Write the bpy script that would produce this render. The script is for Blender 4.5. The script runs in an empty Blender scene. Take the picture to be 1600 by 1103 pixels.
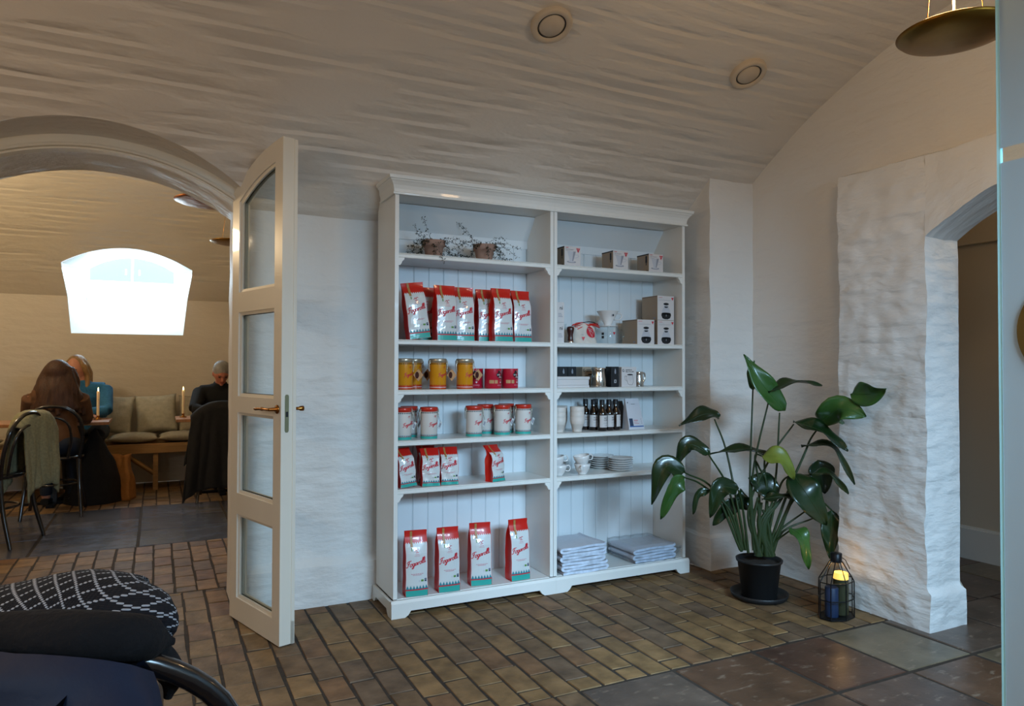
import bpy, math, random
from mathutils import Vector, Matrix, noise
R = random.Random(7)
sc = bpy.context.scene
COL = sc.collection
PI = math.pi

# ------------------------------------------------------------------ camera
F_PX, YAW, PITCH, ROLL = 1120.0, 0.4599, 0.0178, 0.0025
CAM = Vector((-1.0164, -3.3428, 1.216))
cyw, syw = math.cos(YAW), math.sin(YAW)
Fv = Vector((syw*math.cos(PITCH), cyw*math.cos(PITCH), math.sin(PITCH)))
R0 = Vector((cyw, -syw, 0)); U0 = R0.cross(Fv)
Rv = R0*math.cos(ROLL) + U0*math.sin(ROLL)
Uv = U0*math.cos(ROLL) - R0*math.sin(ROLL)
cd = bpy.data.cameras.new('camera'); cam = bpy.data.objects.new('camera', cd); COL.objects.link(cam)
cd.sensor_width = 36; cd.lens = F_PX/1600*36; cd.clip_start = .02
cam.matrix_world = Matrix(((Rv.x, Uv.x, -Fv.x, CAM.x), (Rv.y, Uv.y, -Fv.y, CAM.y), (Rv.z, Uv.z, -Fv.z, CAM.z), (0, 0, 0, 1)))
sc.camera = cam
sc.view_settings.view_transform = 'Standard'; sc.view_settings.look = 'None'; sc.view_settings.gamma = 1
sc.view_settings.use_curve_mapping = False
sc.view_settings.exposure = -0.42
sc.cycles.use_denoising = True
sc.cycles.max_bounces = 10; sc.cycles.diffuse_bounces = 5; sc.cycles.sample_clamp_indirect = 6
sc.cycles.caustics_reflective = False; sc.cycles.caustics_refractive = False

def dirpx(x, y): return Fv + Rv*((x-800)/F_PX) - Uv*((y-551.5)/F_PX)
def aty(x, y, Y):
    d = dirpx(x, y); return CAM + d*((Y-CAM.y)/d.y)
def atd(x, y, dep): return CAM + dirpx(x, y)*dep

# ------------------------------------------------------------------ world and lights
w = bpy.data.worlds.new('world'); sc.world = w; w.use_nodes = True
bg = w.node_tree.nodes['Background']; bg.inputs[0].default_value = (.80, .92, 1, 1); bg.inputs[1].default_value = 1.6

def area(name, loc, target, sx, sy, energy, color, spread=PI):
    l = bpy.data.lights.new(name, 'AREA'); l.shape = 'RECTANGLE'; l.size = sx; l.size_y = sy; l.energy = energy; l.color = color
    l.spread = spread
    o = bpy.data.objects.new(name, l); COL.objects.link(o); o.location = loc
    o.rotation_euler = (Vector(target)-Vector(loc)).to_track_quat('-Z', 'Y').to_euler(); return o
def point(name, loc, energy, color, r=.05):
    l = bpy.data.lights.new(name, 'POINT'); l.energy = energy; l.color = color; l.shadow_soft_size = r
    o = bpy.data.objects.new(name, l); COL.objects.link(o); o.location = loc; return o
DAY = (.45, .73, 1.0); WARM = (1.0, .66, .34)
area('window_daylight', (.75, -4.0, 1.95), (.9, -.6, -.45), 1.4, .6, 84, DAY, 1.55)
area('window_daylight', (-2.9, -4.0, 1.9), (-.9, -.4, -.2), .9, .6, 9, (.55, .78, 1), 1.7)
area('window_daylight', (-1.27, 5.75, 2.3), (-1.27, 3.2, .3), .8, .35, 60, (.62, .82, 1))
point('lamp_or_fill', (-2.4, -1.9, 1.9), 36, WARM, .12)  # added warm fill from the unseen left, no lamp fixture here
point('lamp_or_fill', (1.08, -2.02, 2.33), 16, WARM, .08)
point('lamp_or_fill', (-.66, 2.17, 2.45), 36, (1, .76, .47), .08)
point('lamp_or_fill', (-2.7, 2.9, 2.35), 56, (1, .76, .47), .1)
point('lamp_or_fill', (3.1, -1.6, 2.1), 6, (1, .68, .34), .1)

# ------------------------------------------------------------------ materials
MATS = {}
def lin(c):
    return tuple(((v/12.92) if v <= .04045 else ((v+.055)/1.055)**2.4) for v in c)
def hexc(h):
    h = h.lstrip('#')
    return lin(tuple(int(h[i:i+2], 16)/255 for i in (0, 2, 4)))
def M(name, col, rough=.5, metal=0, spec=.5, trans=0, emit=0, alpha=1, ior=1.45, coat=0, sheen=0):
    if name in MATS: return MATS[name]
    m = bpy.data.materials.new(name); m.use_nodes = True
    b = m.node_tree.nodes['Principled BSDF']
    if isinstance(col, str): col = hexc(col)
    b.inputs['Base Color'].default_value = (*col, 1); b.inputs['Roughness'].default_value = rough
    b.inputs['Metallic'].default_value = metal; b.inputs['Specular IOR Level'].default_value = spec
    b.inputs['Transmission Weight'].default_value = trans; b.inputs['IOR'].default_value = ior
    b.inputs['Alpha'].default_value = alpha; b.inputs['Coat Weight'].default_value = coat
    b.inputs['Sheen Weight'].default_value = sheen
    if emit: b.inputs['Emission Color'].default_value = (*col, 1); b.inputs['Emission Strength'].default_value = emit
    MATS[name] = m; return m
def N(m, t, **kw):
    n = m.node_tree.nodes.new(t)
    for k, v in kw.items():
        if k.startswith('i_'):
            k = k[2:]; k = int(k) if k.isdigit() else k.replace('_', ' ')
            n.inputs[k].default_value = v
        else: setattr(n, k, v)
    return n
def L(m, a, ao, b, bi): m.node_tree.links.new(a.outputs[ao], b.inputs[bi])
def noisy(m, scale=6, amt=.12, bump=.3, bdist=.004, bscale=None, stretch=(1, 1, 1), coord='pos', detail=6):
    """procedural colour variation and bump on a principled material"""
    b = m.node_tree.nodes['Principled BSDF']
    if coord == 'pos': src = N(m, 'ShaderNodeNewGeometry'); o = 'Position'
    elif coord == 'uv': src = N(m, 'ShaderNodeTexCoord'); o = 'UV'
    else: src = N(m, 'ShaderNodeTexCoord'); o = 'Object'
    mp = N(m, 'ShaderNodeMapping'); mp.inputs['Scale'].default_value = stretch; L(m, src, o, mp, 'Vector')
    nz = N(m, 'ShaderNodeTexNoise'); nz.inputs['Scale'].default_value = scale; nz.inputs['Detail'].default_value = detail
    L(m, mp, 0, nz, 'Vector')
    if amt:
        rgb = tuple(b.inputs['Base Color'].default_value)
        mx = N(m, 'ShaderNodeMix', data_type='RGBA'); mr = N(m, 'ShaderNodeMapRange'); L(m, nz, 'Fac', mr, 0)
        mr.inputs[1].default_value = .3; mr.inputs[2].default_value = .7
        mx.inputs[6].default_value = tuple(c*(1-amt) for c in rgb[:3])+(1,); mx.inputs[7].default_value = tuple(min(1, c*(1+amt)) for c in rgb[:3])+(1,)
        L(m, mr, 0, mx, 0); L(m, mx, 2, b, 'Base Color')
    if bump:
        n2 = N(m, 'ShaderNodeTexNoise'); n2.inputs['Scale'].default_value = bscale or scale*3; n2.inputs['Detail'].default_value = 8
        L(m, mp, 0, n2, 'Vector')
        bp = N(m, 'ShaderNodeBump'); bp.inputs['Strength'].default_value = bump; bp.inputs['Distance'].default_value = bdist
        L(m, n2, 'Fac', bp, 'Height'); L(m, bp, 0, b, 'Normal')
    return m
def masonry(name, col, courses, ridge=.010, lump=.02, per=.078):
    """white limewashed masonry: soft course ridges along u, lumps; UV = metres"""
    m = M(name, col, .5); b = m.node_tree.nodes['Principled BSDF']
    tc = N(m, 'ShaderNodeTexCoord')
    n1 = N(m, 'ShaderNodeTexNoise'); n1.inputs['Scale'].default_value = 1.6; n1.inputs['Detail'].default_value = 3; mp1 = N(m, 'ShaderNodeMapping'); mp1.inputs['Scale'].default_value = (.35, 1, 1); L(m, tc, 'UV', mp1, 0); L(m, mp1, 0, n1, 'Vector')
    sp = N(m, 'ShaderNodeSeparateXYZ'); L(m, tc, 'UV', sp, 0)
    mu = N(m, 'ShaderNodeMath', operation='MULTIPLY', i_1=1/per); L(m, sp, 'Y', mu, 0)
    nd = N(m, 'ShaderNodeMath', operation='MULTIPLY', i_1=.9); L(m, n1, 'Fac', nd, 0)
    ad = N(m, 'ShaderNodeMath', operation='ADD'); L(m, mu, 0, ad, 0); L(m, nd, 0, ad, 1)
    fr = N(m, 'ShaderNodeMath', operation='FRACT'); L(m, ad, 0, fr, 0)
    f1 = N(m, 'ShaderNodeMath', operation='MULTIPLY', i_1=1/.30); L(m, fr, 0, f1, 0)
    f2 = N(m, 'ShaderNodeMath', operation='MULTIPLY_ADD', i_1=-1/.70, i_2=1/.70); L(m, fr, 0, f2, 0)
    mr = N(m, 'ShaderNodeMath', operation='SMOOTH_MIN', i_2=.25); L(m, f1, 0, mr, 0); L(m, f2, 0, mr, 1)
    mp = N(m, 'ShaderNodeMapping'); mp.inputs['Scale'].default_value = (1.5, 4.5, 1); L(m, tc, 'UV', mp, 0)
    n2 = N(m, 'ShaderNodeTexNoise'); n2.inputs['Scale'].default_value = 1.3; n2.inputs['Detail'].default_value = 4; L(m, mp, 0, n2, 'Vector')
    mk = N(m, 'ShaderNodeMapRange'); L(m, n2, 'Fac', mk, 0); mk.inputs[1].default_value = .42; mk.inputs[2].default_value = .62
    rm = N(m, 'ShaderNodeMath', operation='MULTIPLY'); L(m, mr, 0, rm, 0); L(m, mk, 0, rm, 1)
    r2 = N(m, 'ShaderNodeMath', operation='MULTIPLY', i_1=courses); L(m, rm, 0, r2, 0)
    n3 = N(m, 'ShaderNodeTexNoise'); n3.inputs['Scale'].default_value = 9; n3.inputs['Detail'].default_value = 7
    mp3 = N(m, 'ShaderNodeMapping'); mp3.inputs['Scale'].default_value = (.7, 1.5, 1); L(m, tc, 'UV', mp3, 0); L(m, mp3, 0, n3, 'Vector')
    b1 = N(m, 'ShaderNodeBump'); b1.inputs['Strength'].default_value = 1; b1.inputs['Distance'].default_value = lump; L(m, n3, 'Fac', b1, 'Height')
    b2 = N(m, 'ShaderNodeBump'); b2.inputs['Strength'].default_value = 1; b2.inputs['Distance'].default_value = ridge; L(m, r2, 0, b2, 'Height'); L(m, b1, 0, b2, 'Normal')
    L(m, b2, 0, b, 'Normal')
    n4 = N(m, 'ShaderNodeTexNoise'); n4.inputs['Scale'].default_value = 2.2; n4.inputs['Detail'].default_value = 5; L(m, tc, 'UV', n4, 'Vector')
    mx = N(m, 'ShaderNodeMix', data_type='RGBA'); L(m, n4, 'Fac', mx, 0)
    c = hexc(col) if isinstance(col, str) else col
    mx.inputs[6].default_value = (*[v*.94 for v in c], 1); mx.inputs[7].default_value = (*c, 1); L(m, mx, 2, b, 'Base Color')
    return m
m_vault = masonry('limewashed_vault', (.74, .69, .63), 1.0, .012, .008)
m_wall = masonry('limewashed_wall', (.78, .76, .73), .35, .007, .015)
m_pier = masonry('rough_limewash', (.80, .79, .77), .5, .009, .019, .085)
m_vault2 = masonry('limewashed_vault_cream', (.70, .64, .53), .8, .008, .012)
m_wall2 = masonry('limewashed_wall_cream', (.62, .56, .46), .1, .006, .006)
m_white = noisy(M('white_lacquer', (.74, .735, .70), .32, coat=.2), 3, .03, .05, .001)
m_back = noisy(M('white_panel_boards', (.68, .72, .74), .38), 3, .03, .05, .001)
m_door = noisy(M('cream_door_paint', (.72, .68, .59), .28, coat=.3), 4, .03, .08, .001, 30, (1, 1, .15))
def thin_glass(name, tint=(1, 1, 1), refl=.5):
    m = bpy.data.materials.new(name); m.use_nodes = True; nt = m.node_tree; nt.nodes.remove(nt.nodes['Principled BSDF'])
    t = N(m, 'ShaderNodeBsdfTransparent'); t.inputs[0].default_value = (*tint, 1)
    g = N(m, 'ShaderNodeBsdfGlossy'); g.inputs['Roughness'].default_value = .03
    lw = N(m, 'ShaderNodeLayerWeight', i_Blend=.5); pw = N(m, 'ShaderNodeMath', operation='POWER', i_1=5.0); L(m, lw, 'Facing', pw, 0)
    mu = N(m, 'ShaderNodeMath', operation='MULTIPLY_ADD', i_1=.9*refl, i_2=.035*refl); L(m, pw, 0, mu, 0)
    mx = N(m, 'ShaderNodeMixShader'); L(m, mu, 0, mx, 0); L(m, t, 0, mx, 1); L(m, g, 0, mx, 2); L(m, mx, 0, nt.nodes['Material Output'], 0)
    MATS[name] = m; return m
m_glass = thin_glass('window_glass', (.93, .97, .98), .6)
m_clear = thin_glass('clear_glass', (.9, .92, .92), .8)
m_plastic = thin_glass('clear_plastic_film', (.93, .95, .97), 1.3)
m_ham = noisy(M('hammered_copper', '#8f4f16', .35, .7), 14, .35, 1, .01, 12)
m_brass = noisy(M('aged_brass', '#8a6428', .38, 1), 5, .3, .3, .002)
m_black = noisy(M('black_metal', (.012, .012, .014), .4, .6), 20, .1, 0)
m_ebony = M('black_lacquered_wood', (.010, .009, .010), .22, coat=.6)
m_steel = M('polished_steel', (.72, .72, .70), .12, 1)
m_red = M('red_foil', '#c41f16', .3, coat=.3); m_teal = M('teal_print', '#2f9e93', .35, coat=.2)
m_lab = M('white_gloss_film', '#cfd3d2', .22, coat=.6)
m_redp = M('red_print', '#c01f30', .5); m_pinkp = M('pink_print', '#c76a78', .5); m_tealz = M('blue_teal_print', '#2b7f8c', .4)
m_gold = M('kraft_gold_tape', '#a87c48', .4); m_blk = M('black_print', '#14161a', .5); m_grn = M('green_print', '#5d8a3a', .5)
m_navy = M('navy_print', '#1f3350', .5); m_yel = M('yellow_tin', '#d08a14', .3, coat=.3); m_cream = M('cream_tin', '#d3cdc6', .3, coat=.3)
m_redt = M('red_enamel', '#bb2c1c', .28, coat=.4); m_kraft = noisy(M('kraft_card', '#b98b62', .8), 20, .08, .1)
m_silver = M('tin_metal', '#b9ad98', .3, .7); m_pinkc = M('crimson_can', '#b3152f', .3, coat=.3)
m_card = M('white_card', '#cdc8c6', .55); m_beige = M('beige_card', '#a08d78', .6); m_bcard = M('black_card', '#15171b', .5)
m_porc = noisy(M('white_porcelain', '#dcd9d6', .25, coat=.3), 8, .02, 0); m_grey = M('grey_print', '#8d8f98', .5)
m_lgrey = M('light_grey_print', '#b9bac0', .5)

m_fr = bpy.data.materials.new('frosted_film'); m_fr.use_nodes = True; nt = m_fr.node_tree; nt.nodes.remove(nt.nodes['Principled BSDF'])
a1 = N(m_fr, 'ShaderNodeBsdfDiffuse'); a1.inputs[0].default_value = (.60, .65, .66, 1); a2 = N(m_fr, 'ShaderNodeBsdfTranslucent'); a2.inputs[0].default_value = (.60, .65, .66, 1); a3 = N(m_fr, 'ShaderNodeMixShader'); a3.inputs[0].default_value = .5
L(m_fr, a1, 0, a3, 1); L(m_fr, a2, 0, a3, 2); L(m_fr, a3, 0, nt.nodes['Material Output'], 0)
m_fw = bpy.data.materials.new('frosted_window'); m_fw.use_nodes = True; m_fw.node_tree.nodes.remove(m_fw.node_tree.nodes['Principled BSDF'])
b1_ = N(m_fw, 'ShaderNodeBsdfDiffuse'); b1_.inputs[0].default_value = (.9, .92, .9, 1); b2_ = N(m_fw, 'ShaderNodeBsdfTranslucent'); b2_.inputs[0].default_value = (.95, .97, .95, 1); b3_ = N(m_fw, 'ShaderNodeMixShader'); b3_.inputs[0].default_value = .8
L(m_fw, b1_, 0, b3_, 1); L(m_fw, b2_, 0, b3_, 2); L(m_fw, b3_, 0, m_fw.node_tree.nodes['Material Output'], 0)
# ------------------------------------------------------------------ mesh builder
def ident(p): return Vector(p)
class MB:
    def __init__(s): s.v = []; s.f = []; s.mi = []; s.mats = []; s.uv = {}; s.sm = []; s.T = None
    def slot(s, m):
        if m not in s.mats: s.mats.append(m)
        return s.mats.index(m)
    def add(s, pts, faces, m, smooth=False, uvs=None):
        o = len(s.v); k = s.slot(m)
        for p in pts:
            p = Vector(p); s.v.append(s.T @ p if s.T else p)
        for f in faces:
            if uvs: s.uv[len(s.f)] = [uvs[i] for i in f]
            s.f.append([i+o for i in f]); s.mi.append(k); s.sm.append(smooth)
        return s
    def box(s, x0, x1, y0, y1, z0, z1, m):
        p = [(x, y, z) for x in (x0, x1) for y in (y0, y1) for z in (z0, z1)]
        return s.add(p, [(0, 1, 3, 2), (4, 6, 7, 5), (0, 4, 5, 1), (2, 3, 7, 6), (0, 2, 6, 4), (1, 5, 7, 3)], m)
    def prism(s, poly, axis, a, b, m, smooth=False):
        n = len(poly)
        def P(u, v, w): return {'x': (w, u, v), 'y': (u, w, v), 'z': (u, v, w)}[axis]
        pts = [P(u, v, a) for u, v in poly]+[P(u, v, b) for u, v in poly]
        s.add(pts, [list(range(n))[::-1], [i+n for i in range(n)]], m)
        return s.add(pts, [(i, (i+1) % n, n+(i+1) % n, n+i) for i in range(n)], m, smooth)
    def loft(s, rings, m, cap=True, closed=False, smooth=True, wrap=True):
        n = len(rings[0]); pts = [p for r in rings for p in r]; F = []
        K = len(rings)
        for a in range(K if closed else K-1):
            b = (a+1) % K
            for i in range(n if wrap else n-1):
                j = (i+1) % n; F.append((a*n+i, a*n+j, b*n+j, b*n+i))
        s.add(pts, F, m, smooth)
        if cap and not closed and wrap:
            s.add(rings[0], [list(range(n))[::-1]], m); s.add(rings[-1], [list(range(n))], m)
        return s
    def lathe(s, prof, m, c=(0, 0, 0), n=28, smooth=True, cap=True, sx=1, sy=1):
        rings = [[(c[0]+r*sx*math.cos(2*PI*i/n), c[1]+r*sy*math.sin(2*PI*i/n), c[2]+z) for i in range(n)] for r, z in prof]
        return s.loft(rings, m, cap=cap, smooth=smooth)
    def tube(s, path, r, m, n=8, closed=False, flat=1):
        path = [Vector(p) for p in path]; K = len(path); rings = []
        up = Vector((0, 0, 1)); t0 = (path[1]-path[0]).normalized()
        if abs(t0.dot(up)) > .95: up = Vector((1, 0, 0))
        nr = t0.cross(up).normalized()
        for i in range(K):
            if closed: t = (path[(i+1) % K]-path[i-1]).normalized()
            else: t = (path[min(i+1, K-1)]-path[max(i-1, 0)]).normalized()
            nr = (nr-t*nr.dot(t)); nr = nr.normalized() if nr.length > 1e-6 else t.orthogonal().normalized()
            bn = t.cross(nr); rr = r[i] if isinstance(r, (list, tuple)) else r
            rings.append([path[i]+nr*math.cos(2*PI*k/n)*rr+bn*math.sin(2*PI*k/n)*rr*flat for k in range(n)])
        return s.loft(rings, m, closed=closed)
    def ell(s, c, r, m, n=20, k=12, rot=None):
        rings = []
        for j in range(1, k):
            a = PI*j/k; rings.append([(math.cos(2*PI*i/n)*math.sin(a)*r[0], math.sin(2*PI*i/n)*math.sin(a)*r[1], math.cos(a)*r[2]) for i in range(n)])
        rm = rot or Matrix.Identity(3)
        rings = [[rm @ Vector(p)+Vector(c) for p in q][::-1] for q in rings]
        s.loft(rings, m, cap=False)
        top = rm @ Vector((0, 0, r[2]))+Vector(c); bot = rm @ Vector((0, 0, -r[2]))+Vector(c)
        s.add([top]+rings[0], [(0, 1+i, 1+(i+1) % n) for i in range(n)], m, True)
        return s.add([bot]+rings[-1], [(0, 1+(i+1) % n, 1+i) for i in range(n)], m, True)
    def surf(s, fn, nu, nv, m, smooth=True, uvf=None):
        pts = [fn(i/nu, j/nv) for j in range(nv+1) for i in range(nu+1)]
        uvs = [uvf(i/nu, j/nv) for j in range(nv+1) for i in range(nu+1)] if uvf else None
        F = [(j*(nu+1)+i, j*(nu+1)+i+1, (j+1)*(nu+1)+i+1, (j+1)*(nu+1)+i) for j in range(nv) for i in range(nu)]
        return s.add(pts, F, m, smooth, uvs)
    def quad(s, P, x0, x1, y0, y1, m, nx=1, ny=1):   # patch of a mapped plane P(x, y)
        return s.surf(lambda u, v: P(x0+(x1-x0)*u, y0+(y1-y0)*v), nx, ny, m, False)
    def poly(s, P, pts, m): return s.add([P(*q) for q in pts], [list(range(len(pts)))], m)
    def stroke(s, P, pts, wd, m):
        for a, b in zip(pts, pts[1:]):
            a = Vector(a); b = Vector(b); d = b-a
            if d.length < 1e-9: continue
            d.normalize(); n = Vector((-d.y, d.x))*wd/2; e = d*wd*.3
            s.add([P(*(a-n-e)), P(*(b-n+e)), P(*(b+n+e)), P(*(a+n-e))], [(0, 1, 2, 3)], m)
        return s
    def disc(s, P, cx, cy, rx, ry, m, n=20): return s.poly(P, [(cx+rx*math.cos(2*PI*i/n), cy+ry*math.sin(2*PI*i/n)) for i in range(n)], m)
    def text(s, P, txt, size, x, y, m, bold=0, align='LEFT', sq=1):
        me = text_mesh(txt, bold, align)
        return s.add([P(x+v[0]*size*sq, y+v[1]*size) for v in me[0]], me[1], m)
    def build(s, name, parent=None, bevel=0, mods=(), loc=None, rot=None):
        me = bpy.data.meshes.new(name); me.from_pydata([tuple(v) for v in s.v], [], s.f); 
        for m in s.mats: me.materials.append(m)
        me.polygons.foreach_set('material_index', s.mi); me.polygons.foreach_set('use_smooth', s.sm)
        if s.uv:
            ul = me.uv_layers.new(name='UVMap')
            for fi, uvs in s.uv.items():
                for k, li in enumerate(me.polygons[fi].loop_indices): ul.data[li].uv = uvs[k]
        me.update()
        o = bpy.data.objects.new(name, me); COL.objects.link(o)
        if parent: o.parent = parent
        if loc: o.location = loc
        if rot is not None: o.rotation_euler = rot
        if bevel:
            b = o.modifiers.new('bevel', 'BEVEL'); b.width = bevel; b.segments = 2; b.limit_method = 'ANGLE'; b.angle_limit = .9
        for t, kw in mods:
            md = o.modifiers.new(t.lower(), t)
            for k, v in kw.items(): setattr(md, k, v)
        return o
_tc = {}
def text_mesh(txt, bold, align):
    k = (txt, bold, align)
    if k not in _tc:
        c = bpy.data.curves.new('t', 'FONT'); c.body = txt; c.resolution_u = 2; c.offset = bold; c.align_x = align
        o = bpy.data.objects.new('t', c); COL.objects.link(o)
        dg = bpy.context.evaluated_depsgraph_get(); me = bpy.data.meshes.new_from_object(o.evaluated_get(dg))
        _tc[k] = ([(v.co.x, v.co.y) for v in me.vertices], [list(p.vertices) for p in me.polygons])
        bpy.data.objects.remove(o); bpy.data.curves.remove(c); bpy.data.meshes.remove(me)
    return _tc[k]
def thing(name, label, cat, loc=(0, 0, 0), rz=0, group=None):
    o = bpy.data.objects.new(name, None); COL.objects.link(o); o.empty_display_size = .05
    o.location = loc; o.rotation_euler = (0, 0, rz); return tag(o, label, cat, group)
def tag(o, label, cat, group=None):
    o['label'] = label; o['category'] = cat
    if group: o['group'] = group
    return o
def struct(o): o['kind'] = 'structure'; return o
def dup(r, loc, rz=0, label=None, group=None):
    c = r.copy(); COL.objects.link(c); c.location = loc; c.rotation_euler = (r.rotation_euler[0], r.rotation_euler[1], rz)
    if label: c['label'] = label
    if group: c['group'] = group
    for ch in list(r.children):
        d = ch.copy(); COL.objects.link(d); d.parent = c
        for g in list(ch.children):
            e = g.copy(); COL.objects.link(e); e.parent = d
    return c
def bez(pts, n=12):
    """Catmull-Rom through pts"""
    P = [Vector(p) for p in pts]; P = [P[0]*2-P[1]]+P+[P[-1]*2-P[-2]]; out = []
    for i in range(1, len(P)-2):
        for k in range(n):
            t = k/n; a, b, c, d = P[i-1:i+3]
            out.append(.5*((2*b)+(c-a)*t+(2*a-5*b+4*c-d)*t*t+(3*b-a-3*c+d)*t**3))
    out.append(P[-2]); return out
def rough(mb, amp, sc_=5, amp2=0, sc2=20):
    for i, p in enumerate(mb.v):
        d = noise.noise_vector(p*sc_)*amp
        if amp2: d += noise.noise_vector(p*sc2)*amp2
        mb.v[i] = p+d

# ------------------------------------------------------------------ floor
def floor():
    mb = MB(); r = random.Random(3)
    bm_ = []
    pal = ['#7c6140', '#735a3d', '#806443', '#6d563e', '#745d45', '#856845', '#77593e', '#695542']
    for i, h in enumerate(pal):
        m = noisy(M('floor_brick_%d' % i, h, .62, spec=.3), 11, .34, .8, .006, 28); bm_.append(m)
    pal2 = ['#584a40', '#59402f', '#4c3429', '#6b5f4c', '#4f3c32', '#5b4637']
    sl = [noisy(M('stone_slab_%d' % i, h, .34), 7, .3, .5, .003, 22) for i, h in enumerate(pal2)]
    def scuff(m):
        b = m.node_tree.nodes['Principled BSDF']; src = b.inputs['Base Color'].links[0].from_node
        g = N(m, 'ShaderNodeNewGeometry'); mp = N(m, 'ShaderNodeMapping'); mp.inputs['Scale'].default_value = (1, 2.6, 1); L(m, g, 'Position', mp, 0)
        nz = N(m, 'ShaderNodeTexNoise'); nz.inputs['Scale'].default_value = 13; nz.inputs['Detail'].default_value = 9; nz.inputs['Roughness'].default_value = .65; L(m, mp, 0, nz, 0)
        mr = N(m, 'ShaderNodeMapRange'); L(m, nz, 'Fac', mr, 0); mr.inputs[1].default_value = .57; mr.inputs[2].default_value = .66; mr.inputs[4].default_value = .5
        mx = N(m, 'ShaderNodeMix', data_type='RGBA'); L(m, mr, 0, mx, 0); L(m, src, 2, mx, 6); mx.inputs[7].default_value = (*hexc('#9a8672'), 1); L(m, mx, 2, b, 'Base Color')
    for q in sl: scuff(q)
    bl = [noisy(M('grey_slab_%d' % i, h, .22), 7, .25, .6, .004, 14) for i, h in enumerate(['#565b6a', '#606472', '#505462'])]
    mort = noisy(M('floor_mortar', '#352c24', .9), 30, .3, .5, .003)
    mb.box(-4.6, 4.2, -4.3, 5.3, -.06, -.0035, mort)
    def tile(x0, x1, y0, y1, m, g=.0036, b=.004, j=.0038):
        if x1-x0 < .02 or y1-y0 < .02: return
        c = []
        for (x, y) in ((x0+g, y0+g), (x1-g, y0+g), (x1-g, y1-g), (x0+g, y1-g)): c.append((x+r.uniform(-j, j), y+r.uniform(-j, j)))
        cx = sum(p[0] for p in c)/4; cy = sum(p[1] for p in c)/4; hx = (x1-x0)/2; hy = (y1-y0)/2
        zt = r.uniform(-.0015, .001)
        lo = [(x, y, -.008) for x, y in c]
        hi = [(cx+(x-cx)*(1-b/hx), cy+(y-cy)*(1-b/hy), zt+r.uniform(-.0008, .0008)) for x, y in c]
        mb.add(lo+hi, [(4, 5, 6, 7)]+[(i, (i+1) % 4, 4+(i+1) % 4, 4+i) for i in range(4)], m)
    def bricks(X0, X1, Y0, Y1, w_=.108, l_=.212, excl=None):
        x = X0; k = 0
        while x < X1-.01:
            y = Y0-(l_/2 if k % 2 else 0)-r.uniform(0, .03)
            while y < Y1:
                a, b = max(y, Y0), min(y+l_*r.uniform(.93, 1.07), Y1); y2 = b if b < Y1 else Y1+1
                if not (excl and excl(x+w_/2, (a+b)/2)): tile(x, min(x+w_, X1), a, b, r.choice(bm_))
                y = y2
            x += w_; k += 1
    bricks(-3.8, 2.45, -1.035, .893); bricks(-3.8, .41, -4.17, -1.035); bricks(-3.4, 1.2, .9, 2.09); bricks(-3.6, 1.2, 3.6, 5.05)
    xs = [.41, .846, 1.272, 1.69, 2.10, 2.53, 2.96, 3.4, 3.65]; ys = [-1.037, -1.466, -1.9, -2.33, -2.77, -3.2, -3.65, -4.15]
    sp = {(0, 0): 0, (1, 0): 1, (2, 0): 2, (3, 0): 3, (0, 1): 1, (1, 1): 4, (2, 1): 4, (3, 1): 1, (4, 0): 0}
    for i in range(len(xs)-1):
        for j in range(len(ys)-1):
            tile(xs[i], xs[i+1], ys[j+1], ys[j], sl[sp.get((i, j), r.randrange(len(sl)))], .004, .008, .003)
    for i in range(3):
        for j in range(4): tile(2.45+i*.42, 2.87+i*.42, -1.037+j*.42, -.617+j*.42, sl[r.randrange(len(sl))])
    x = -3.6; k = 0
    while x < 1.2:
        y = 2.09
        for hgt in (.5, .5, .51):
            tile(x, x+.62, y, y+hgt, r.choice(bl), .003, .006, .004); y += hgt
        x += .62; k += 1
    return struct(mb.build('floor'))
floor()

# ------------------------------------------------------------------ vaulted room shell
VY, VZ, VR = -1.9, -.139, 3.12
def vaultz(y, yc=VY): return VZ+math.sqrt(max(0, VR*VR-(y-yc)**2))
def vaulty(z, yc=VY): return yc+math.sqrt(max(0, VR*VR-(z-VZ)**2))
ACX = -1.27
def arch(x, r, cz): return cz+math.sqrt(max(0, r*r-(x-ACX)**2))
def outer(x): return arch(x, 1.11, 1.14)
def wallgrid(mb, P, W, H, m, step=.04, uo=0, vo=0):
    nu = max(1, int(W/step)); nv = max(1, int(H/step))
    mb.surf(P, nu, nv, m, True, lambda u, v: (uo+u*W, vo+v*H))
# ceiling over the front room, cut round the arched opening
def ceiling(name, x0, x1, y_lo, y_hi, yc, open_fn, ox0, ox1, m, sx=.04, ss=.03):
    mb = MB()
    a_hi = math.acos((y_hi-yc)/VR); a_lo = math.acos((y_lo-yc)/VR)   # angle from +Y
    xs = [x0]; 
    while xs[-1] < x1-1e-6:
        nx = min(xs[-1]+sx, x1)
        for e in (ox0, ox1):
            if xs[-1] < e-1e-6 < nx: nx = e
        xs.append(nx)
    ns = int((a_lo-a_hi)*VR/ss)
    for i in range(len(xs)-1):
        xa, xb = xs[i], xs[i+1]; op = ox0-1e-6 <= xa and xb <= ox1+1e-6
        def st(x): return math.acos((vaulty(open_fn(x), yc)-yc)/VR) if op else a_hi
        sa, sb = st(xa), st(xb); pts = []; uvs = []
        for k in range(ns+1):
            for x, s0 in ((xa, sa), (xb, sb)):
                t = k/ns; base = a_hi+(a_lo-a_hi)*t
                if op: base = s0+(a_lo-s0)*t
                p = Vector((x, yc+VR*math.cos(base), VZ+VR*math.sin(base))); pts.append(p); uvs.append((x, base*VR))
        mb.add(pts, [(2*k, 2*k+2, 2*k+3, 2*k+1) for k in range(ns)], m, True, uvs)
    return mb
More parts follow.
